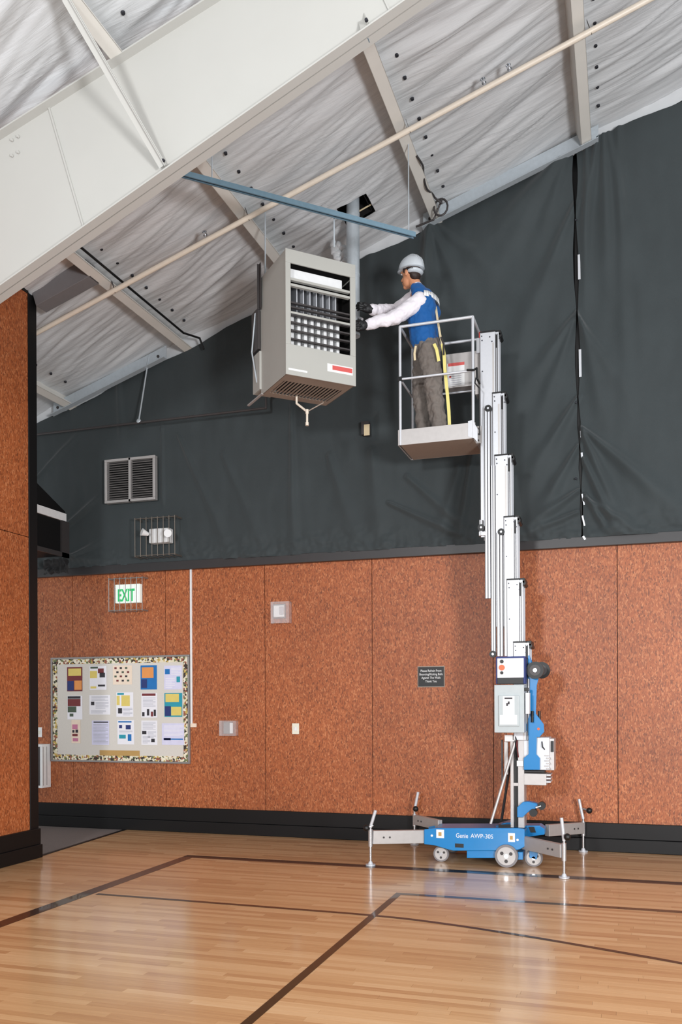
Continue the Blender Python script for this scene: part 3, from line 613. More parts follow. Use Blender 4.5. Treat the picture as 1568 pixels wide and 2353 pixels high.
wallbox('box_body', 835, 974, 852, 1002, M['dark_steel'], jb, CU + .08, .08, .003); wallbox('cover_plate', 837, 976, 850, 1000, M['beige'], jb, CU, .006, .001)
cdt = empty('surface_conduit', at(441, 1665, W), 'thin white vertical conduit running down to a small outlet box', 'conduit')
wallbox('raceway', 438, 1309, 443.5, 1664, M['white'], cdt, W, .022, .003); wallbox('outlet_box', 440, 1662, 453, 1671, M['pcream'], cdt, W, .03, .003)
P, Q = at(962, 1533, W), at(1021, 1577, W)
pl = empty('notice_plaque', ((P.x+Q.x)/2, W, Q.z), 'black notice plaque with four lines of white lettering', 'sign')
MB().box((P.x - .008, W - .006, Q.z - .008), (Q.x + .008, W, P.z + .008)).build('plaque_edge', M['brown_metal'], pl); MB().box((P.x, W - .01, Q.z), (Q.x, W - .006, P.z)).build('plaque_face', M['black'], pl)
for i, (s_, w_) in enumerate((('Please Refrain From', .8), ('Bouncing/Kicking Balls', .9), ('Against The Walls', .8), ('Thank You', .8))):
    text(s_, .034, ((P.x+Q.x)/2, W - .0105, P.z - .052 - i * .037), M['white'], pl, align='CENTER', sx=.82, ext=.0005)

# bulletin board
B0, B1 = at(120, 1508.5, W), at(439, 1752, W)
bx0, bx1, bz1, bz0 = B0.x, B1.x, at(280, 1508, W).z, at(280, 1752, W).z
bb = empty('bulletin_board', ((bx0+bx1)/2, W, bz0), 'wide pale bulletin board with patterned paper border, pinned with flyers', 'board')
MB().box((bx0 + .02, W - .018, bz0 + .02), (bx1 - .02, W, bz1 - .02)).build('board_face', M['cork'], bb)
frameboxes(MB(), bx0, bz0, bx1, bz1, .022, W - .035, W).build('frame', M['frame'], bb, bevel=.003)
frameboxes(MB(), bx0 + .022, bz0 + .022, bx1 - .022, bz1 - .022, .062, W - .0195, W - .018).build('paper_border', M['border'], bb)
FB = W - .0197
def fl(zx, zy): return at(70 + zx / 3.824, 1480 + zy / 3.824, W - .02)
def flyer(rect, label, base, blocks, text_rows=()):
    P, Q = fl(rect[0], rect[1]), fl(rect[2], rect[3]); wd, ht = Q.x - P.x, P.z - Q.z
    mats = [base]; mb = MB(); mb.box((P.x, FB - .0012, Q.z), (Q.x, FB, P.z), 0)
    for (u0, v0, u1, v1, m) in blocks:
        if m not in mats: mats.append(m)
        mb.box((P.x + wd*u0, FB - .0018, P.z - ht*v1), (P.x + wd*u1, FB - .0012, P.z - ht*v0), mats.index(m))
    for (u0, u1, v0, v1, n, m) in text_rows:
        if m not in mats: mats.append(m)
        for i in range(n):
            v = v0 + (v1 - v0) * (i + .3) / n; mb.box((P.x + wd*u0, FB - .0016, P.z - ht*(v + .35*(v1-v0)/n)), (P.x + wd*(u1 - (.15 if i % 3 == 2 else 0)), FB - .0012, P.z - ht*v), mats.index(m))
    o = mb.build('flyer', [M[q] for q in mats]); tag(o, label, 'paper', 'flyers pinned to the bulletin board'); return o
flyer((322,203,457,414), 'maroon and navy flyer with yellow blocks, top left corner of the board', 'pmaroon', [(.08,.06,.92,.36,'pyellow'), (.02,.58,.44,.97,'pnavy'), (.48,.56,.96,.94,'porange')])
flyer((520,195,668,402), 'white collage flyer with small photos, second in the top row', 'paper', [(.05,.02,.5,.1,'pgreen'), (.02,.2,.45,.5,'pyellow'), (.5,.1,.85,.3,'pmaroon'), (.6,.28,.92,.48,'pblack'), (.05,.85,.4,.94,'pyellow'), (.5,.78,.92,.86,'pblack')])
flyer((725,190,893,355), 'cream flyer scattered with little figures, middle of the top row', 'pcream', [(.08+.28*i+(.1 if j % 2 else 0), .08+.22*j, .2+.28*i+(.1 if j % 2 else 0), .18+.22*j, ('pmaroon','pblack','pgreen')[(i+j) % 3]) for i in range(3) for j in range(4)])
flyer((968,188,1112,398), 'blue flyer with a large orange square, top row beside the corner sheet', 'pb', [(.08,.08,.8,.52,'porange'), (.04,.58,.4,.94,'pnavy')])
flyer((1175,190,1332,398), 'pale lavender sheet with two small blue pictures, top right of the board', 'plav', [(.05,.14,.32,.36,'pb'), (.7,.46,.9,.7,'pteal')], [(.4,.95,.08,.4,5,'paper'), (.08,.6,.5,.95,6,'paper')])
flyer((325,455,457,662), 'dark flyer with maroon panel and white lower edge, left of the middle row', 'paper', [(.02,.02,.88,.12,'pblack'), (.02,.13,.88,.44,'pmaroon'), (.02,.45,.6,.7,'pgreen'), (.15,.75,.4,.88,'pgreen')])
flyer((518,448,702,620), 'wide white text sheet with one tiny dark picture, middle row second from left', 'paper', [(.08,.34,.24,.52,'pblack')], [(.1,.9,.06,.3,4,'gtext'), (.3,.92,.35,.7,6,'gtext'), (.08,.8,.76,.95,3,'gtext')])
flyer((755,425,905,640), 'white flyer with olive yellow block and teal heading, centre of the board', 'paper', [(.06,.02,.45,.1,'pteal'), (.3,.12,.8,.56,'pyellow'), (.02,.14,.2,.52,'pyellow'), (.1,.64,.34,.86,'pblack')], [(.4,.95,.62,.95,6,'gtext')])
flyer((975,430,1115,645), 'white flyer with red title and black figures at its foot', 'paper', [(.04,.02,.9,.12,'pmaroon'), (.05,.78,.2,.95,'pblack'), (.35,.66,.5,.92,'pblack'), (.6,.76,.75,.96,'pmaroon'), (.78,.68,.92,.94,'pblack')], [(.1,.9,.18,.58,8,'gtext')])
flyer((1178,430,1335,640), 'teal flyer with yellow and navy blocks, right end of the middle row', 'pteal', [(.06,.04,.82,.38,'pyellow'), (.02,.55,.36,.96,'pnavy'), (.38,.58,.96,.94,'pyellow')])
flyer((360,665,440,872), 'narrow strip of pink and black photos, bottom left of the board', 'pcream', [(.1,.2,.7,.4,'ppink'), (.1,.44,.35,.55,'pblack'), (.45,.42,.75,.55,'pblack'), (.1,.6,.7,.7,'pmaroon'), (.15,.78,.75,.92,'ppink')])
flyer((540,672,692,887), 'pale table of columns under a dark heading, bottom row second from left', 'plav', [(.1,.04,.95,.09,'pblack')], [(.08,.95,.14,.95,14,'gtext')])
flyer((765,668,912,882), 'white flyer with blue diagrams, middle of the bottom row', 'paper', [(.05,.04,.85,.1,'pb'), (.1,.2,.28,.34,'pnavy'), (.5,.2,.8,.38,'pnavy'), (.1,.6,.5,.76,'pteal'), (.62,.58,.84,.86,'pb')], [(.1,.9,.42,.55,3,'gtext')])
flyer((975,672,1116,888), 'white newsletter page with two dark photos, bottom row', 'paper', [(.05,.42,.32,.56,'pblack'), (.62,.74,.84,.88,'pblack')], [(.08,.9,.05,.38,7,'gtext'), (.4,.92,.42,.72,6,'gtext'), (.08,.55,.62,.95,6,'gtext')])
flyer((1155,695,1352,888), 'wide pale sheet with a blue footer, bottom right of the board', 'plav', [(.1,.7,.95,.76,'pb'), (.08,.68,.4,.78,'pnavy')], [(.1,.95,.08,.6,9,'paper')])
P, Q = fl(610, 932), fl(960, 984)
o = MB().box((P.x, FB - .004, Q.z), (Q.x, FB, P.z)).build('title_strip', M['tan']); tag(o, 'tan title strip at the bottom of the bulletin board', 'strip')

# glazed cabinet in the corner
cab = empty('wall_cabinet', at(100, 1810, W), 'white steel wall cabinet with dark glazed door, half behind the left wall', 'cabinet')
cx1 = at(117, 1760, W).x; _r = _ray(97, 1760); cz1, cz0 = at(110, 1709, W).z, at(110, 1808, W).z; cd_ = W - cx1 * _r.y / _r.x
MB().box((cx1 - .36, W - cd_ + .02, cz0), (cx1, W, cz1)).build('cabinet_body', M['white'], cab, bevel=.004)
frameboxes(MB(), cx1 - .36, cz0, cx1, cz1, .03, W - cd_ - .002, W - cd_ + .018).build('door_frame', M['white'], cab, bevel=.003)
MB().box((cx1 - .33, W - cd_ + .002, cz0 + .03), (cx1 - .03, W - cd_ + .006, cz1 - .03)).build('door_glass', M['dark_steel'], cab)
for y in (W - .15, W - .08): MB().box((cx1, y - .004, cz0 + .03), (cx1 + .002, y + .004, cz1 - .03)).build('side_groove', M['frame'], cab)
# dark hood unit high in the alcove; its wedge top is a shadow built solid
hd = empty('alcove_hood', (-6.4, 8.2, 3.15), 'black hood unit with a bright white edge strip and a shadow modelled as its sloping top, high behind the left wall', 'hood')
xh = -6.2
MB().prism([(xh - .5, 7.3, 3.22), (xh - .5, 8.8, 3.22), (xh - .5, 8.8, 3.74), (xh - .5, 7.3, 4.36)], (.48, 0, 0)).build('hood_and_shadow', M['black_trim'], hd, bevel=.004)
MB().box((xh - .02, 7.3, 3.62), (xh, 8.79, 3.71)).build('edge_strip', M['white'], hd)
MB().box((xh - .02, 8.7, 3.2), (xh + .004, 8.84, 3.62)).box((xh - .02, 7.3, 3.2), (xh + .004, 8.84, 3.25)).build('lower_rail', M['dark_steel'], hd)
def rag(u, v):
    return Vector((xh - .35 + .35 * u, 8.83 + .05 * noise.noise(Vector((u*6, v*3, 1))) , 3.2 - .17 * v + .03 * noise.noise(Vector((u*8, 2, 4)))))
o = grid('cloth_bundle', rag, 24, 14, M['blackcloth'], hd)

# ---------------------------------------------------------------- aerial work platform
YM = 8.34; YN = 8.22; YF = 8.02; YB = 8.66
lift = empty('personnel_lift', (at(1190, 1900, YM).x, YM, 0), 'tall silver and blue push-around mast lift standing on four outriggers', 'lift')
def A(px, py, y=YN): return at(px, py, y)
def zpx(py, y=YN): return at(1150, py, y).z
def slab(px0, py0, px1, py1, y0, y1, name, m, par=lift, bevel=.002, yref=None):
    P, Q = A(px0, py0, yref or y0), A(px1, py1, yref or y0); return MB().box((P.x, y0, Q.z), (Q.x, y1, P.z)).build(name, M[m] if isinstance(m, str) else m, par, bevel=bevel)
# mast : seven nested aluminium channels, each lower one wider in y and one step to the right
tops = [760, 903, 1047, 1190, 1334, 1478]; lefts = [1104, 1133, 1138, 1159, 1166, 1181]; rights = [1147, 1160, 1176, 1190, 1202, 1217]
bots = [1232, 1375, 1440, 1508, 1560, 1700]
for i in range(6):
    hy = .088 + .011 * i; y0, y1 = YM - hy, YM + hy
    xl = A(lefts[i], tops[i], y0).x; xr = A(rights[i], tops[i], y0).x; zt_ = A(1150, tops[i], y0).z; zb_ = A(1150, bots[i], y0).z
    mb = MB()
    mb.box((xl, y0, zb_), (xr - .035, y0 + .005, zt_)); mb.box((xl, y1 - .005, zb_), (xr - .035, y1, zt_))
    mb.box((xl, y0 - .003, zb_), (xl + .01, y0, zt_))
    mb.box((xr - .037, y0 + .01, zb_), (xr - .031, y1 - .01, zt_))
    for s in range(3): mb.box((xr - .032, y0 + .015 + s * (2*hy - .05) / 2, zb_), (xr - .004, y0 + .022 + s * (2*hy - .05) / 2, zt_))
    sec = mb.build('mast_section', M['alum'], lift, bevel=.0015)
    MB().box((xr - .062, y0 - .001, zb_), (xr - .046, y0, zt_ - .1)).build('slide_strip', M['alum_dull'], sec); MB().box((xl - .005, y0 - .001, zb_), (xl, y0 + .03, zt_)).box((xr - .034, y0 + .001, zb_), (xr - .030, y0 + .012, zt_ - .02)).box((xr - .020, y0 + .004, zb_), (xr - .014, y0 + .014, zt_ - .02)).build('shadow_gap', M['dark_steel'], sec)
    MB().box((xl - .006, y0 - .006, zt_), (xr - .03, y1 + .006, zt_ + .014)).box((xr - .03, y0 + .02, zt_ - .03), (xr + .015, y1 - .02, zt_ + .018)).build('end_cap', M['black'], sec, bevel=.003)
    MB().cyl((xr + .004, y0 + .02, zt_ - .03), (xr + .004, y1 - .02, zt_ - .03), .02, 12).box((xr - .028, y0 + .002, zt_ - .15), (xr - .016, y0 + .006, zt_ - .03)).build('guide_roller', M['black'], sec)
    for dx, dz in ((.014, .03), (.018, .07), (.09, .045), (.02, .36), (.11, .09)):
        MB().cyl((xl + dx, y0 - .006, zt_ - dz), (xl + dx, y0, zt_ - dz), .006, 8).build('bolt', M['screw'], sec)
    if i == 0: MB().box((xl - .012, y0, zt_ - .04), (xl + .01, y1, zt_ + .016)).build('red_cap', M['red'], sec)
# slim outer rails with chain pulleys
for (px, ya, yb, wpx, pul) in ((1121.5, 938, 1375, 13, (1122, 938)), (1106, 1195, 1230, 6, (1106, 1212)), (1149.5, 1224, 1508, 13, (1152, 1222)), (1134, 1070, 1503, 10, (1133, 1503))):
    P, Q = A(px - wpx/2, ya, YN), A(px + wpx/2, yb, YN)
    rl = MB().box((P.x, YN - .012, Q.z), (P.x + (Q.x-P.x)*.42, YN + .02, P.z)).box((P.x + (Q.x-P.x)*.6, YN - .012, Q.z), (Q.x, YN + .02, P.z)).build('chain_rail', M['alum'], lift, bevel=.001); MB().box((P.x - .008, YN + .006, Q.z), (Q.x + .008, YN + .01, P.z)).build('rail_backing', M['dark_steel'], rl)
    c = A(*pul, YN - .015); MB().cyl(c, c + Vector((0, .03, 0)), .032, 20).build('pulley', M['black'], rl); MB().cyl(c - Vector((0, .006, 0)), c, .01, 10).build('axle', M['chrome'], rl)
slab(1101, 1222, 1118, 1230, YN, YN + .05, 'foot_bracket', 'alum')
# base column and braces
xl = A(1173, 1700, YM - .1).x
mb = MB(); zb_, zt_ = .33, A(1180, 1690, YN).z
mb.box((xl, YM - .1, zb_), (xl + .028, YM - .06, zt_)); mb.box((xl + .07, YM - .1, zb_), (xl + .125, YM - .06, zt_)); mb.box((xl, YM + .07, zb_), (xl + .125, YM + .1, zt_)); mb.box((xl + .12, YM - .1, zb_), (xl + .126, YM + .1, zt_))
zc = A(1180, 1803, YN).z; mb.box((xl + .028, YM - .098, zc - .015), (xl + .07, YM - .07, zc + .015))
mb.build('base_column', M['alum_dull'], lift, bevel=.002)
MB().box((xl + .03, YM - .06, zb_), (xl + .068, YM - .05, zt_)).build('chain_slot', M['black'], lift)
slab(1160, 1689, 1187, 1704, YM - .12, YM - .05, 'cable_box', 'white'); slab(1159, 1704, 1168, 1780, YM - .04, YM, 'guide_rail', 'alum_dull'); slab(1152, 1700, 1156, 1795, YM - .02, YM + .02, 'rear_rail', 'dark_steel')
MB().cyl(A(1184, 1706, YM - .13), A(1128, 1893, YF + .08), .013, 10).build('brace_strut', M['alum_dull'], lift)
MB().cyl(A(1172, 1760, YM + .12), A(1153, 1885, YB - .1), .013, 10).build('brace_strut', M['dark_steel'], lift)
MB().tube([A(1183, 1686, YM - .13), A(1187, 1700, YM - .15), A(1182, 1722, YM - .13), A(1186, 1745, YM - .11)], .006).build('cable', M['black'], lift)
MB().tube([A(1190, 1686, YM - .13), A(1188, 1712, YM - .14), A(1192, 1740, YM - .1)], .005).build('cable', M['pmaroon'], lift)
# ground controls
yc0 = 8.03
slab(1140, 1509, 1208, 1571, yc0 + .01, yc0 + .13, 'control_frame', 'pnavy', bevel=.004)
cb = slab(1143, 1513, 1204, 1557, yc0, yc0 + .1, 'control_panel', 'white', bevel=.004)
for px, py, m, r in ((1154, 1520, 'black', .016), (1154, 1534, 'orange', .026), (1154, 1546, 'black', .014)):
    c = A(px, py, yc0); MB().cyl(c - Vector((0, .014, 0)), c, r, 16).build('button', M[m], cb)
MB().cyl(A(1169, 1526, yc0) - Vector((0, .008, 0)), A(1169, 1526, yc0), .008, 10).build('key_switch', M['chrome'], cb)
slab(1143, 1558, 1203, 1571, yc0 - .004, yc0 + .1, 'terminal_strip', 'black', bevel=.002)
eb = slab(1136, 1574, 1205, 1684, yc0 - .03, yc0 + .15, 'electrical_enclosure', 'grey_box', bevel=.006)
ed = slab(1146, 1598, 1194, 1669, yc0 - .045, yc0 - .03, 'enclosure_door', 'grey_box', eb, .004)
slab(1156, 1600, 1183, 1645, yc0 - .047, yc0 - .045, 'door_sticker', 'white', ed, 0)
slab(1149, 1643, 1189, 1665, yc0 - .048, yc0 - .045, 'door_sticker', 'white', ed, 0)
P = A(1160, 1603, yc0 - .048); MB().box((P.x, P.y - .001, P.z - .012), (P.x + .07, P.y, P.z)).box((P.x + .03, P.y - .001, P.z - .06), (P.x + .045, P.y, P.z - .035)).box((P.x + .015, P.y - .001, P.z - .075), (P.x + .03, P.y, P.z - .05)).build('sticker_print', M['pblack'], ed)
slab(1208, 1592, 1217, 1640, yc0 + .0, yc0 + .1, 'side_plate', 'white', eb); slab(1206, 1580, 1215, 1588, yc0 + .0, yc0 + .05, 'latch', 'black', eb)
# blue frame with transport wheels and grips
yb0 = YM - .13
def blueplate(poly, name='blue_frame', y=yb0, th=.02, m='blue'):
    return MB().prism([A(px, py, y) for px, py in poly], (0, th, 0)).build(name, M[m], lift, bevel=.003)
blueplate([(1205,1506),(1218,1506),(1222,1530),(1238,1560),(1234,1575),(1232,1640),(1250,1664),(1251,1682),(1240,1694),(1234,1694),(1233,1733),(1241,1742),(1241,1769),(1204,1769),(1204,1742),(1215,1733),(1215,1690),(1208,1672),(1218,1640),(1218,1560),(1205,1560)])
blueplate([(1205,1506),(1218,1506),(1238,1560),(1234,1575),(1232,1640),(1218,1640)], y=YM + .1)
for dx, y in ((0, YM - .2), (15, YM + .12)):
    c = A(1230 + dx, 1540, y); wl_ = MB().cyl(c, c + Vector((0, .045, 0)), .078, 28).build('transport_wheel', M['black'], lift, bevel=.006)
    MB().cyl(c - Vector((0, .006, 0)), c, .018, 12).build('hub', M['chrome'], wl_); MB().cyl(c - Vector((0, .003, 0)), c, .05, 20).build('rim', M['dark_steel'], wl_)
c = A(1238, 1675, yb0 - .002); MB().cyl(c, c + Vector((0, .003, 0)), .012, 14).build('lift_eye', M['orange'], lift)
for px, y in ((1240, YM - .1), (1224, YM - .16)):
    MB().cyl(A(px, 1634, y), A(px, 1660, y), .012, 10).build('grip', M['black'], lift)
# battery / motor box
slab(1203, 1694, 1263, 1770, YM - .09, YM + .16, 'battery_box', 'alum', bevel=.006)
for i in range(6): slab(1252 + (i % 2) * 4, 1735 + i * 6, 1262 + (i % 2) * 3, 1738 + i * 6, YM - .1, YM + .14, 'cooling_fin', 'alum_dull')
slab(1266, 1703, 1273, 1728, YM - .06, YM + .1, 'side_handle', 'black'); slab(1256, 1697, 1274, 1770, YM - .05, YM + .16, 'box_side', 'alum_dull')
slab(1203, 1770, 1252, 1776, YM - .08, YM + .1, 'gap_strip', 'black'); slab(1203, 1777, 1256, 1805, YM - .09, YM + .14, 'lower_tray', 'alum_dull', bevel=.004)
for i in range(3): slab(1256, 1779 + i * 8, 1266, 1783 + i * 8, YM - .08, YM + .12, 'cooling_fin', 'alum')
MB().tube([A(1246, 1704, YM - .1), A(1247, 1716, YM - .12), A(1252, 1722, YM - .1)], .005).build('cable', M['black'], lift)
slab(1188, 1748, 1203, 1761, YM - .13, YM - .1, 'clamp_block', 'white')
# lower blue bracket with knobs
MB().prism([A(px, py, YM - .15) for px, py in ((1189,1855),(1202,1843),(1214,1842),(1236,1847),(1238,1856),(1222,1862),(1212,1868),(1202,1878),(1189,1878))], (0, .1, 0)).build('winch_bracket', M['blue'], lift, bevel=.004)
for px, py, r in ((1226, 1868, .036), (1245, 1852, .036)):
    c = A(px, py, YM - .17); kb = MB().cyl(c, c + Vector((0, .06, 0)), r, 20).build('knob', M['black'], lift, bevel=.005)
MB().cyl(A(1232, 1856, YM - .16), A(1244, 1852, YM - .16), .012, 10).build('knob_stem', M['chrome'], lift)
# chassis
def chpoly(poly, y0, y1, name, m='blue', bevel=.005):
    P = [A(px, py, y0) for px, py in poly]; return MB().prism(P, (0, y1 - y0, 0)).build(name, M[m], lift, bevel=bevel)
ch = chpoly([(975,1906),(1002,1903),(1190,1903),(1206,1905),(1207,1945),(1195,1952),(1178,1955),(1042,1955),(1030,1952),(1000,1943),(975,1940)], YF, YF + .02, 'chassis_side_plate')
chpoly([(985,1912),(1205,1912),(1205,1940),(1040,1948),(985,1935)], YF + .02, YB - .02, 'chassis_body')
chpoly([(985,1900),(1010,1896),(1205,1897),(1206,1938),(1000,1938),(985,1930)], YB - .02, YB, 'chassis_side_plate')
chpoly([(1140,1897),(1165,1890),(1188,1890),(1200,1897),(1240,1897),(1252,1905),(1252,1918),(1200,1925),(1140,1910)], YM + .02, YM + .2, 'rear_bracket')
chpoly([(1146,1895),(1178,1895),(1178,1906),(1146,1906)], YM - .1, YM - .08, 'deck_slot', 'black', .001)
chpoly([(1215,1900),(1228,1900),(1232,1913),(1220,1913)], YM + .01, YM + .02, 'bracket_slot', 'black', .001)
chpoly([(1073,1954),(1140,1954),(1140,1972),(1073,1972)], YF + .02, YF + .3, 'belly_pan'); chpoly([(1188,1958),(1202,1958),(1202,1976),(1188,1976)], YF + .03, YF + .25, 'belly_pan')
slab(1046, 1938, 1066, 1948, YF - .002, YF + .004, 'fork_pocket', 'black', ch, 0)
for x0, y0, x1, y1 in ((1003, 1906, 1021, 1926), (1168, 1914, 1184, 1935)):
    dc = slab(x0, y0, x1, y1, YF - .0015, YF, 'decal', 'white', ch, 0); slab((x0+x1)/2 - 4, (y0+y1)/2 - 4, (x0+x1)/2 + 3, (y0+y1)/2 + 5, YF - .003, YF - .0015, 'decal_print', 'tan', lift, 0)
for px, py in ((993, 1920), (1190, 1930)): c = A(px, py, YF); MB().cyl(c - Vector((0, .004, 0)), c, .012, 6).build('bolt', M['white'], ch)
P = A(1048, 1924.5, YF); text('Genie', .058, (P.x, YF - .001, P.z), M['white'], ch, sx=.82, ext=.0012)
P = A(1082, 1925, YF); text('AWP-30S', .056, (P.x, YF - .001, P.z), M['white'], ch, sx=.92, ext=.0012)
# wheels
def wheel(px, rz, y, wd, r, fork):
    c = Vector((at(px, 1960, y).x, y, r))
    t = MB().cyl(c, c + Vector((0, wd, 0)), r, 32).build('wheel', M['tyre'], lift, bevel=.008)
    MB().cyl(c - Vector((0, .004, 0)), c, r * .8, 28).build('rim', M['alum_dull'], t)
    sp = MB()
    for k in range(3):
        an = 2*PI*k/3 + .5; sp.cyl(c + Vector((math.cos(an) * r * .45, -.006, math.sin(an) * r * .45)), c + Vector((math.cos(an) * r * .45, -.004, math.sin(an) * r * .45)), r * .16, 10)
    sp.build('rim_hole', M['dark_steel'], t); MB().cyl(c - Vector((0, .012, 0)), c, r * .2, 12).build('hub', M['chrome'], t)
    if fork:
        MB().prism([c + Vector((-r*.45, -.012, .0)), c + Vector((r*.35, -.012, -.01)), c + Vector((r*.6, -.012, r*1.35)), c + Vector((-r*.5, -.012, r*1.35))], (0, .005, 0)).build('fork', M[fork], t, bevel=.002)
        MB().box(c + Vector((-r*.5, -.012, r*1.3)), c + Vector((r*.6, wd + .01, r*1.42))).build('fork_top', M[fork], t)
wheel(1164, 0, YF - .02, .05, .103, None); wheel(1014, 0, YF + .1, .035, .073, None); wheel(1227, 0, YF + .09, .035, .08, 'blue'); wheel(1040, 0, YB - .06, .035, .073, None); wheel(1200, 0, YB - .07, .05, .1, None)
MB().bar(A(1008, 1945, YF + .12), A(1014, 1958, YF + .12), .03, .05).build('caster_fork', M['alum_dull'], lift)
# outriggers
def outrigger(root, fx, fy, hpx, ztip_px, top_px, lean, knob):
    # root: world point of the arm's inner end; foot at (fx, fy)
    tip = Vector((fx, fy, ztip_px)); d = (root - tip).normalized(); tip_in = tip + d * .02
    arm = MB().bar(root, tip_in, .05, hpx).build('outrigger_beam', M['alum_dull'], lift, bevel=.003)
    n_ = d.cross(Vector((0, 0, 1))).normalized(); n_ = n_ if n_.y < 0 else -n_
    for s in (.1, .16):
        c = tip_in + d * s + n_ * .025; MB().cyl(c, c + n_ * .006, .009, 8).build('bolt', M['dark_steel'], arm)
    jk = MB().cyl((fx, fy, .03), (fx, fy, ztip_px + .1), .011, 12).cyl((fx, fy, ztip_px - hpx*.7), (fx, fy, ztip_px + hpx*.6), .02, 12).build('jack_screw', M['chrome'], arm)
    MB().cone((fx, fy, .002), (fx, fy, .014), .045, .045, 20).cone((fx, fy, .014), (fx, fy, .04), .025, .014, 12).build('foot_pad', M['alum'], arm)
    tp = Vector((fx + lean, fy, top_px)); MB().cyl((fx, fy, ztip_px + .09), tp, .015, 12).build('crank_tube', M['alum'], arm)
    kp = Vector((fx, fy, 0)).lerp(tp, .5); kz = ztip_px + (top_px - ztip_px) * knob[1]
    kc = Vector((fx + knob[0], fy - .03, kz)); MB().cyl((fx + lean * .5, fy, kz + .02), kc, .008, 8).build('crank_arm', M['chrome'], arm); MB().ell(kc, (.03, .03, .03), 14, 10).build('crank_knob', M['black'], arm)
f = flo(852, 1989); outrigger(A(978, 1922, YF + .05), f.x, f.y, .122, at(860, 1924, f.y).z, at(866, 1862, f.y).z, .05, (-.03, .35))
f = flo(1297, 2018); outrigger(A(1204, 1936, YF + .05), f.x, f.y, .115, at(1292, 1956, f.y).z, at(1291, 1879, f.y).z, -.02, (.03, .45))
f = flo(1341, 1958); outrigger(A(1258, 1908, YB - .1), f.x, f.y, .11, at(1336, 1902, f.y).z, at(1331, 1836, f.y).z, -.04, (.06, .62))
f = Vector((at(953, 1900, 8.98).x, 8.98, 0)); outrigger(A(1012, 1896, YB - .04), f.x, f.y, .1, at(958, 1883, f.y).z, at(961, 1820, f.y).z, .04, (.02, .4))
# platform
y0p, y1p = 8.08, 8.60
xa, xb = at(920.5, 1000, y0p).x, at(1088, 1000, y0p).x
zf, zt0 = at(1000, 1016, y0p).z, at(1000, 980, y0p).z; ztr = at(1000, 740, y0p).z; zmid = at(1000, 862, y0p).z
pf = MB().box((xa, y0p, zf), (xb, y1p, zf + .02)).build('platform_floor', M['brown_metal'], lift, bevel=.002)
MB().box((xa - .02, y0p - .008, zf), (xb + .02, y0p, zt0)).build('toe_board', M['alum_dull'], lift, bevel=.002)
MB().box((xa - .02, y1p, zf), (xb + .02, y1p + .006, zt0)).build('toe_board', M['alum_dull'], lift, bevel=.002)
MB().box((xa - .024, y0p, zf), (xa - .016, y1p, zt0)).build('toe_board', M['alum_dull'], lift, bevel=.002)
MB().prism([A(1076, 968, y0p - .012), A(1086, 965, y0p - .012), A(1098, 985, y0p - .012), A(1098, 1016, y0p - .012), A(1088, 1005, y0p - .012), A(1076, 1003, y0p - .012)], (0, .012, 0)).build('corner_bracket', M['alum'], lift)
R = .0135
for y in (y0p, y1p):
    nm = 'guard_rail'
    MB().tube([Vector((xa, y, zf)), Vector((xa, y, ztr)), Vector((xb, y, ztr)), Vector((xb, y, zf))], R, 12).build('rail_frame', M['alum'], lift)
    MB().cyl((xa, y, zmid), (xb, y, zmid), R * .8, 10).build('mid_rail', M['alum'], lift)
MB().cyl((xb, y0p, ztr), (xb, y1p, ztr), R, 10).build('rail_frame', M['alum'], lift)
MB().cyl((xa, y0p, ztr), (xa, y1p, ztr), R, 10).build('rail_frame', M['alum'], lift); MB().cyl((xa, y0p, zmid), (xa, y1p, zmid), R * .8, 10).build('mid_rail', M['alum'], lift)
MB().box((xa - .02, y0p - .018, zmid - .02), (xa + .02, y0p + .018, zmid + .02)).build('rail_hinge', M['black'], lift); 
MB().tube([A(1073, 850, y0p - .03), A(1090, 850, y0p - .03), A(1096, 846, y0p), A(1097, 870, y0p), A(1103, 882, y0p + .04)], .01).build('control_lever', M['black'], lift)
MB().tube([A(1094, 868, y0p), A(1092, 880, y0p), A(1102, 892, y0p), A(1103, 1000, y0p + .1)], .006).build('cable', M['black'], lift)
mbx = MB().box((at(1020, 825, y1p - .12).x, y1p - .14, at(1020, 905, y1p).z), (xb - .01, y1p - .02, at(1020, 828, y1p).z)).build('document_box', M['alum_dull'], lift, bevel=.005)
P, Q = at(1028, 836, y1p - .142), at(1068, 884, y1p - .142); dc = MB().box((P.x, P.y - .001, Q.z), (Q.x, P.y, P.z)).build('safety_sticker', M['white'], mbx)
MB().box((P.x + .01, P.y - .002, P.z - .03), (Q.x, P.y - .001, P.z)).box((P.x + .02, P.y - .002, Q.z + .08), (P.x + .04, P.y - .001, Q.z + .1)).build('sticker_print', M['label_red'], mbx)
mb = MB()
for i in range(7): mb.box((P.x + .015, P.y - .002, Q.z + .01 + i * .02), (Q.x - .03, P.y - .001, Q.z + .015 + i * .02))
mb.build('sticker_text', M['gtext'], mbx)
slab(1095, 777, 1104, 810, YM - .08, YM + .08, 'mount_plate', 'alum'); slab(1092, 812, 1104, 905, YM - .05, YM + .1, 'mount_plate', 'alum_dull')
MB().box((xb, YM - .1, zf), (A(1106, 900).x, YM + .1, zf + .16)).build('mount_bracket', M['alum_dull'], lift)
for py in (985, 998, 1012): c = A(1100, py, y0p + .05); MB().cyl(c, c - Vector((0, .01, 0)), .008, 8).build('bolt', M['dark_steel'], lift)

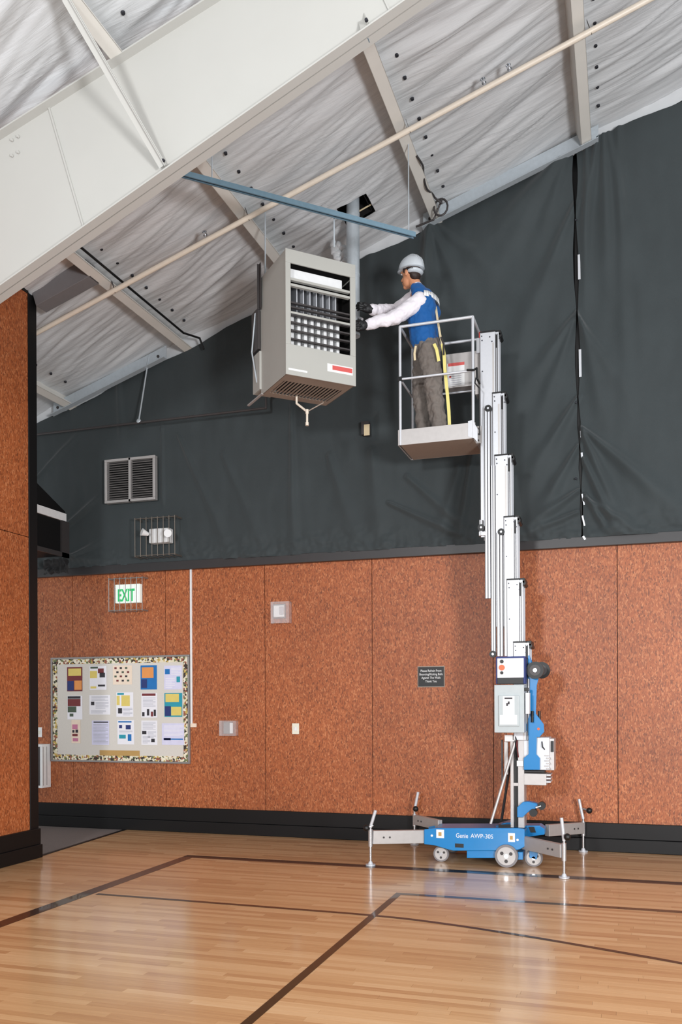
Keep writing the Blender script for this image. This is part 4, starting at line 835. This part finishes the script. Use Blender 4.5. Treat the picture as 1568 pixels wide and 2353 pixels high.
# ---------------------------------------------------------------- worker
YPn = 8.30; zfl = zf + .02
person = None
def vox(mb, name, m, par, vs=.007, sm=4, disp=None):
    o = mb.build(name, m, par); r_ = o.modifiers.new('r', 'REMESH'); r_.mode = 'VOXEL'; r_.voxel_size = vs; r_.use_smooth_shade = True
    s = o.modifiers.new('s', 'SMOOTH'); s.iterations = sm; s.factor = .6
    if disp:
        t = bpy.data.textures.new(name, 'CLOUDS'); t.noise_scale = disp[0]; t.noise_depth = 2; d = o.modifiers.new('d', 'DISPLACE'); d.texture = t; d.strength = disp[1]; d.mid_level = .5; d.texture_coords = 'GLOBAL' if disp[0] < 1 else 'LOCAL'
    return o
J = lambda px, py, y: at(px, py, y)
hipc = J(982, 800, YPn); chest = J(972, 712, YPn - .01); neck = J(957, 664, YPn); headc = J(944, 630, YPn)
sn, sf_ = J(963, 693, YPn - .17), J(950, 690, YPn + .15)
en, ef = J(912, 728, YPn - .26), J(908, 716, YPn + .10)
wn_, wf = J(850, 745, 7.93), J(857, 712, 8.08)
hn, hf = J(833, 748, 7.88), J(843, 708, 8.02)
hipn, hipf = J(985, 808, YPn - .09), J(976, 808, YPn + .09)
kn, kf = J(998, 900, YPn - .10), J(968, 903, YPn + .09)
an_, af = Vector((J(1011, 985, YPn - .1).x, YPn - .1, zfl + .09)), Vector((J(977, 985, YPn + .1).x, YPn + .1, zfl + .09))
hr = Matrix.Rotation(math.radians(-32), 3, 'Z')       # head turned away towards the wall
def hd_(x, y, z): return headc + hr @ Vector((x, y, z))  # -x is the face direction
pb_ = MB()
pb_.caps(hipc, chest, .10, .105); pb_.caps(chest, neck + Vector((.01, 0, -.04)), .12, .07); pb_.caps(neck + Vector((.015, 0, -.02)), headc + Vector((.02, 0, -.04)), .056, .055)
pb_.ell(hd_(.01, 0, .02), (.098, .076, .10), 24, 16, rot=hr); pb_.ell(hd_(-.03, 0, -.05), (.06, .055, .07), 20, 12, rot=hr)
pb_.caps(hd_(-.05, .02, -.085), hd_(-.07, 0, -.10), .03, .024)
pb_.caps(hd_(-.088, 0, .012), hd_(-.114, 0, -.024), .009, .015, 10); pb_.ell(hd_(-.092, 0, -.06), (.014, .026, .008), 10, 6, rot=hr); pb_.ell(hd_(-.09, 0, -.074), (.013, .02, .008), 10, 6, rot=hr)
for s in (-1, 1):
    pb_.ell(hd_(.015, s * .076, -.012), (.02, .01, .034), 12, 8, rot=hr); pb_.ell(hd_(-.085, s * .03, .032), (.016, .022, .008), 10, 6, rot=hr)
for s_, e_, w_ in ((sn, en, wn_), (sf_, ef, wf)): pb_.caps(s_, e_, .045, .038); pb_.caps(e_, w_, .038, .026); pb_.caps(chest + Vector((0, 0, .05)), s_, .07, .05)
for h_, k2, a_ in ((hipn, kn, an_), (hipf, kf, af)): pb_.caps(h_, k2, .075, .05); pb_.caps(k2, a_, .05, .036)
person = vox(pb_, 'person', M['skin'], None, .006, 3)
tag(person, 'worker in blue vest and grey hard hat reaching from the platform to the heater', 'person')
PR = person
for s in (-1, 1):
    MB().ell(hd_(-.089, s * .03, .018), (.008, .013, .007), 12, 8, rot=hr).build('eye', M['white'], PR); MB().ell(hd_(-.095, s * .03, .018), (.004, .006, .006), 10, 6, rot=hr).build('iris', M['hair'], PR)
hb = MB(); hb.ell(hd_(.028, 0, .028), (.092, .081, .094), 24, 14, rot=hr); hb.ell(hd_(.062, 0, -.03), (.045, .062, .055), 18, 12, rot=hr)
for s in (-1, 1): hb.ell(hd_(-.012, s * .07, .03), (.022, .014, .04), 12, 8, rot=hr)
vox(hb, 'hair', M['hair'], PR, .006, 2, (.02, .006))
hm = MB(); hc_ = hd_(.012, 0, .045); tilt = hr @ Matrix.Rotation(math.radians(5), 3, 'Y')
hm.ell(hc_, (.138, .112, .125), 32, 14, rot=tilt, z0=-.08); hm.ell(hc_ - tilt @ Vector((0, 0, .006)), (.142, .116, .010), 32, 6, rot=tilt)
hm.ell(hc_ + tilt @ Vector((-.07, 0, -.008)), (.098, .08, .008), 28, 6, rot=tilt)
hh = hm.build('hard_hat', M['helmet'], PR)
rd = MB()
for k in (-1, 0, 1):
    pts = [hc_ + tilt @ Vector((.128 * math.cos(t), k * .03, .128 * math.sin(t) * (1 - abs(k) * .05))) for t in [.35 + 2.3 * q / 10 for q in range(11)]]; rd.tube(pts, .007, 6)
rd.build('ridge', M['helmet'], hh)
bk = MB(); bk.ell(hd_(.065, 0, -.002), (.068, .088, .03), 20, 8, rot=hr); bk.build('hat_band', M['helmet'], PR)
MB().tube([hd_(.02, -.098, .012), hd_(.1, -.075, .0), hd_(.125, 0, -.004)], .004, 6).build('hat_suspension', M['black'], PR)
# shirt
sh = MB()
sh.caps(neck + Vector((.012, 0, -.03)), neck + Vector((.008, 0, .0)), .078, .066)
for s_, e_, w_, k in ((sn, en, wn_, 1), (sf_, ef, wf, 1)):
    sh.caps(s_, e_, .083, .068); sh.caps(e_, w_, .068, .049); sh.caps(chest + Vector((0, 0, .05)), s_, .09, .08)
sh.caps(wn_, wn_ + (wn_ - en).normalized() * .02, .05, .046); sh.caps(wf, wf + (wf - ef).normalized() * .02, .05, .046)
vox(sh, 'shirt', M['shirt'], PR, .008, 4, (.07, .03))
# vest
vs_ = MB(); wa = J(975, 782, YPn)
vs_.ell(chest + Vector((.01, 0, 0)), (.125, .19, .20), 24, 16); vs_.caps(chest + Vector((0, -.07, -.03)), wa + Vector((0, -.055, 0)), .135, .128); vs_.caps(chest + Vector((0, .07, -.03)), wa + Vector((0, .055, 0)), .135, .128)
vs_.caps(neck + Vector((.03, -.10, -.05)), chest + Vector((.03, -.09, 0)), .065, .12); vs_.caps(neck + Vector((.03, .10, -.05)), chest + Vector((.03, .09, 0)), .065, .12); vs_.caps(neck + Vector((.045, -.06, -.055)), neck + Vector((.045, .06, -.055)), .05, .05)
vest = vox(vs_, 'vest', M['vest'], PR, .008, 4, (.09, .03))
# white band across the back of the vest and orange marks
bnd = MB(); bz = J(990, 694, YPn).z
for i in range(15):
    a0, a1 = -1.25 + 2.45 * i / 15, -1.25 + 2.45 * (i + 1) / 15
    c = chest + Vector((.01, 0, 0)); q = lambda a, z, r=1: Vector((c.x + .146 * r * math.cos(a), c.y + .215 * r * math.sin(a), z))
    bnd.add([q(a0, bz - .03, 1.0), q(a1, bz - .03, 1.0), q(a1, bz + .025, .96), q(a0, bz + .025, .96)], [(0, 1, 2, 3)], 0, True)
b_o = bnd.build('reflective_band', M['white'], vest); sm_ = b_o.modifiers.new('s', 'SOLIDIFY'); sm_.thickness = .004
# trousers, boots
tr = MB(); tr.ell(hipc + Vector((0, 0, .0)), (.13, .165, .12), 20, 12)
for h_, k2, a_ in ((hipn, kn, an_), (hipf, kf, af)): tr.caps(h_, k2, .108, .083); tr.caps(k2, a_ + Vector((0, 0, .0)), .083, .068)
vox(tr, 'trousers', M['trousers'], PR, .008, 3, (.06, .045))
for a_ in (an_, af):
    bt = MB(); bt.caps(a_ + Vector((0, 0, .02)), a_ + Vector((.01, 0, -.035)), .05, .05); bt.caps(a_ + Vector((.01, 0, -.045)), a_ + Vector((-.15, 0, -.055)), .042, .033)
    b_ = vox(bt, 'boot', M['boot'], PR, .007, 2)
# gloves with five fingers
def glove(wrist, hand, curl, side):
    d = (hand - wrist).normalized(); up = Vector((0, 0, 1)); lat = d.cross(up).normalized(); up2 = lat.cross(d)
    g = MB(); g.caps(wrist, hand - d * .01, .04, .036); g.caps(hand - d*.01 + up2 * .018, hand + d * .03 + up2 * .024, .026, .024); g.caps(hand - d*.01 - up2 * .018, hand + d * .028 - up2 * .024, .026, .022)
    for k, (o_, ln) in enumerate(((.032, .030), (.011, .036), (-.011, .033), (-.031, .025))):
        b0 = hand + d * .04 + up2 * o_; b1 = b0 + d * ln + lat * side * .008; b2 = b1 + (d * .6 + lat * side * .9).normalized() * ln * .8; b3 = b2 + (lat * side - d * curl).normalized() * ln * .6
        g.caps(b0, b1, .0115, .0105, 8); g.caps(b1, b2, .0105, .0095, 8); g.caps(b2, b3, .0095, .0085, 8)
    t0 = hand - d * .01 + up2 * .03 + lat * side * .01; t1 = t0 + (up2 * .8 + d * .6 + lat * side * .5).normalized() * .035; t2 = t1 + (d + lat * side * .6).normalized() * .03
    g.caps(t0, t1, .014, .012, 8); g.caps(t1, t2, .012, .010, 8)
    return vox(g, 'glove', M['glove'], PR, .0035, 1)
glove(wn_ + (wn_ - en).normalized() * .03, hn, .5, 1); glove(wf + (wf - ef).normalized() * .03, hf, .4, 1)
# harness and lanyard
def strap(pts, wd, m, nm): 
    mb = MB()
    for p, q in zip(pts, pts[1:]): mb.bar(p, q, .004, wd, up=(1, 0, 0))
    return mb.build(nm, M[m], PR)
ys = YPn - .235
strap([J(998, 790, ys), J(1004, 803, ys), J(1009, 830, ys + .03)], .028, 'yellow', 'thigh_strap')
strap([J(956, 795, YPn - .21), J(953, 812, YPn - .21), J(954, 828, YPn - .2)], .02, 'beige', 'thigh_strap')
strap([J(1002, 705, YPn - .06), J(1006, 735, YPn - .1), J(1012, 770, YPn - .12), J(1018, 795, YPn - .14)], .02, 'beige', 'back_strap')
strap([J(1017, 790, YPn - .14), J(1021, 815, YPn - .14), J(1023, 850, YPn - .14), J(1029, 910, YPn - .14), J(1032, 945, YPn - .12), J(1034, 990, YPn - .1)], .03, 'yellow', 'lanyard')
MB().tube([J(1014, 775, YPn - .13), J(1020, 790, YPn - .14), J(1020, 815, YPn - .16)], .009).build('buckle', M['dark_steel'], PR)
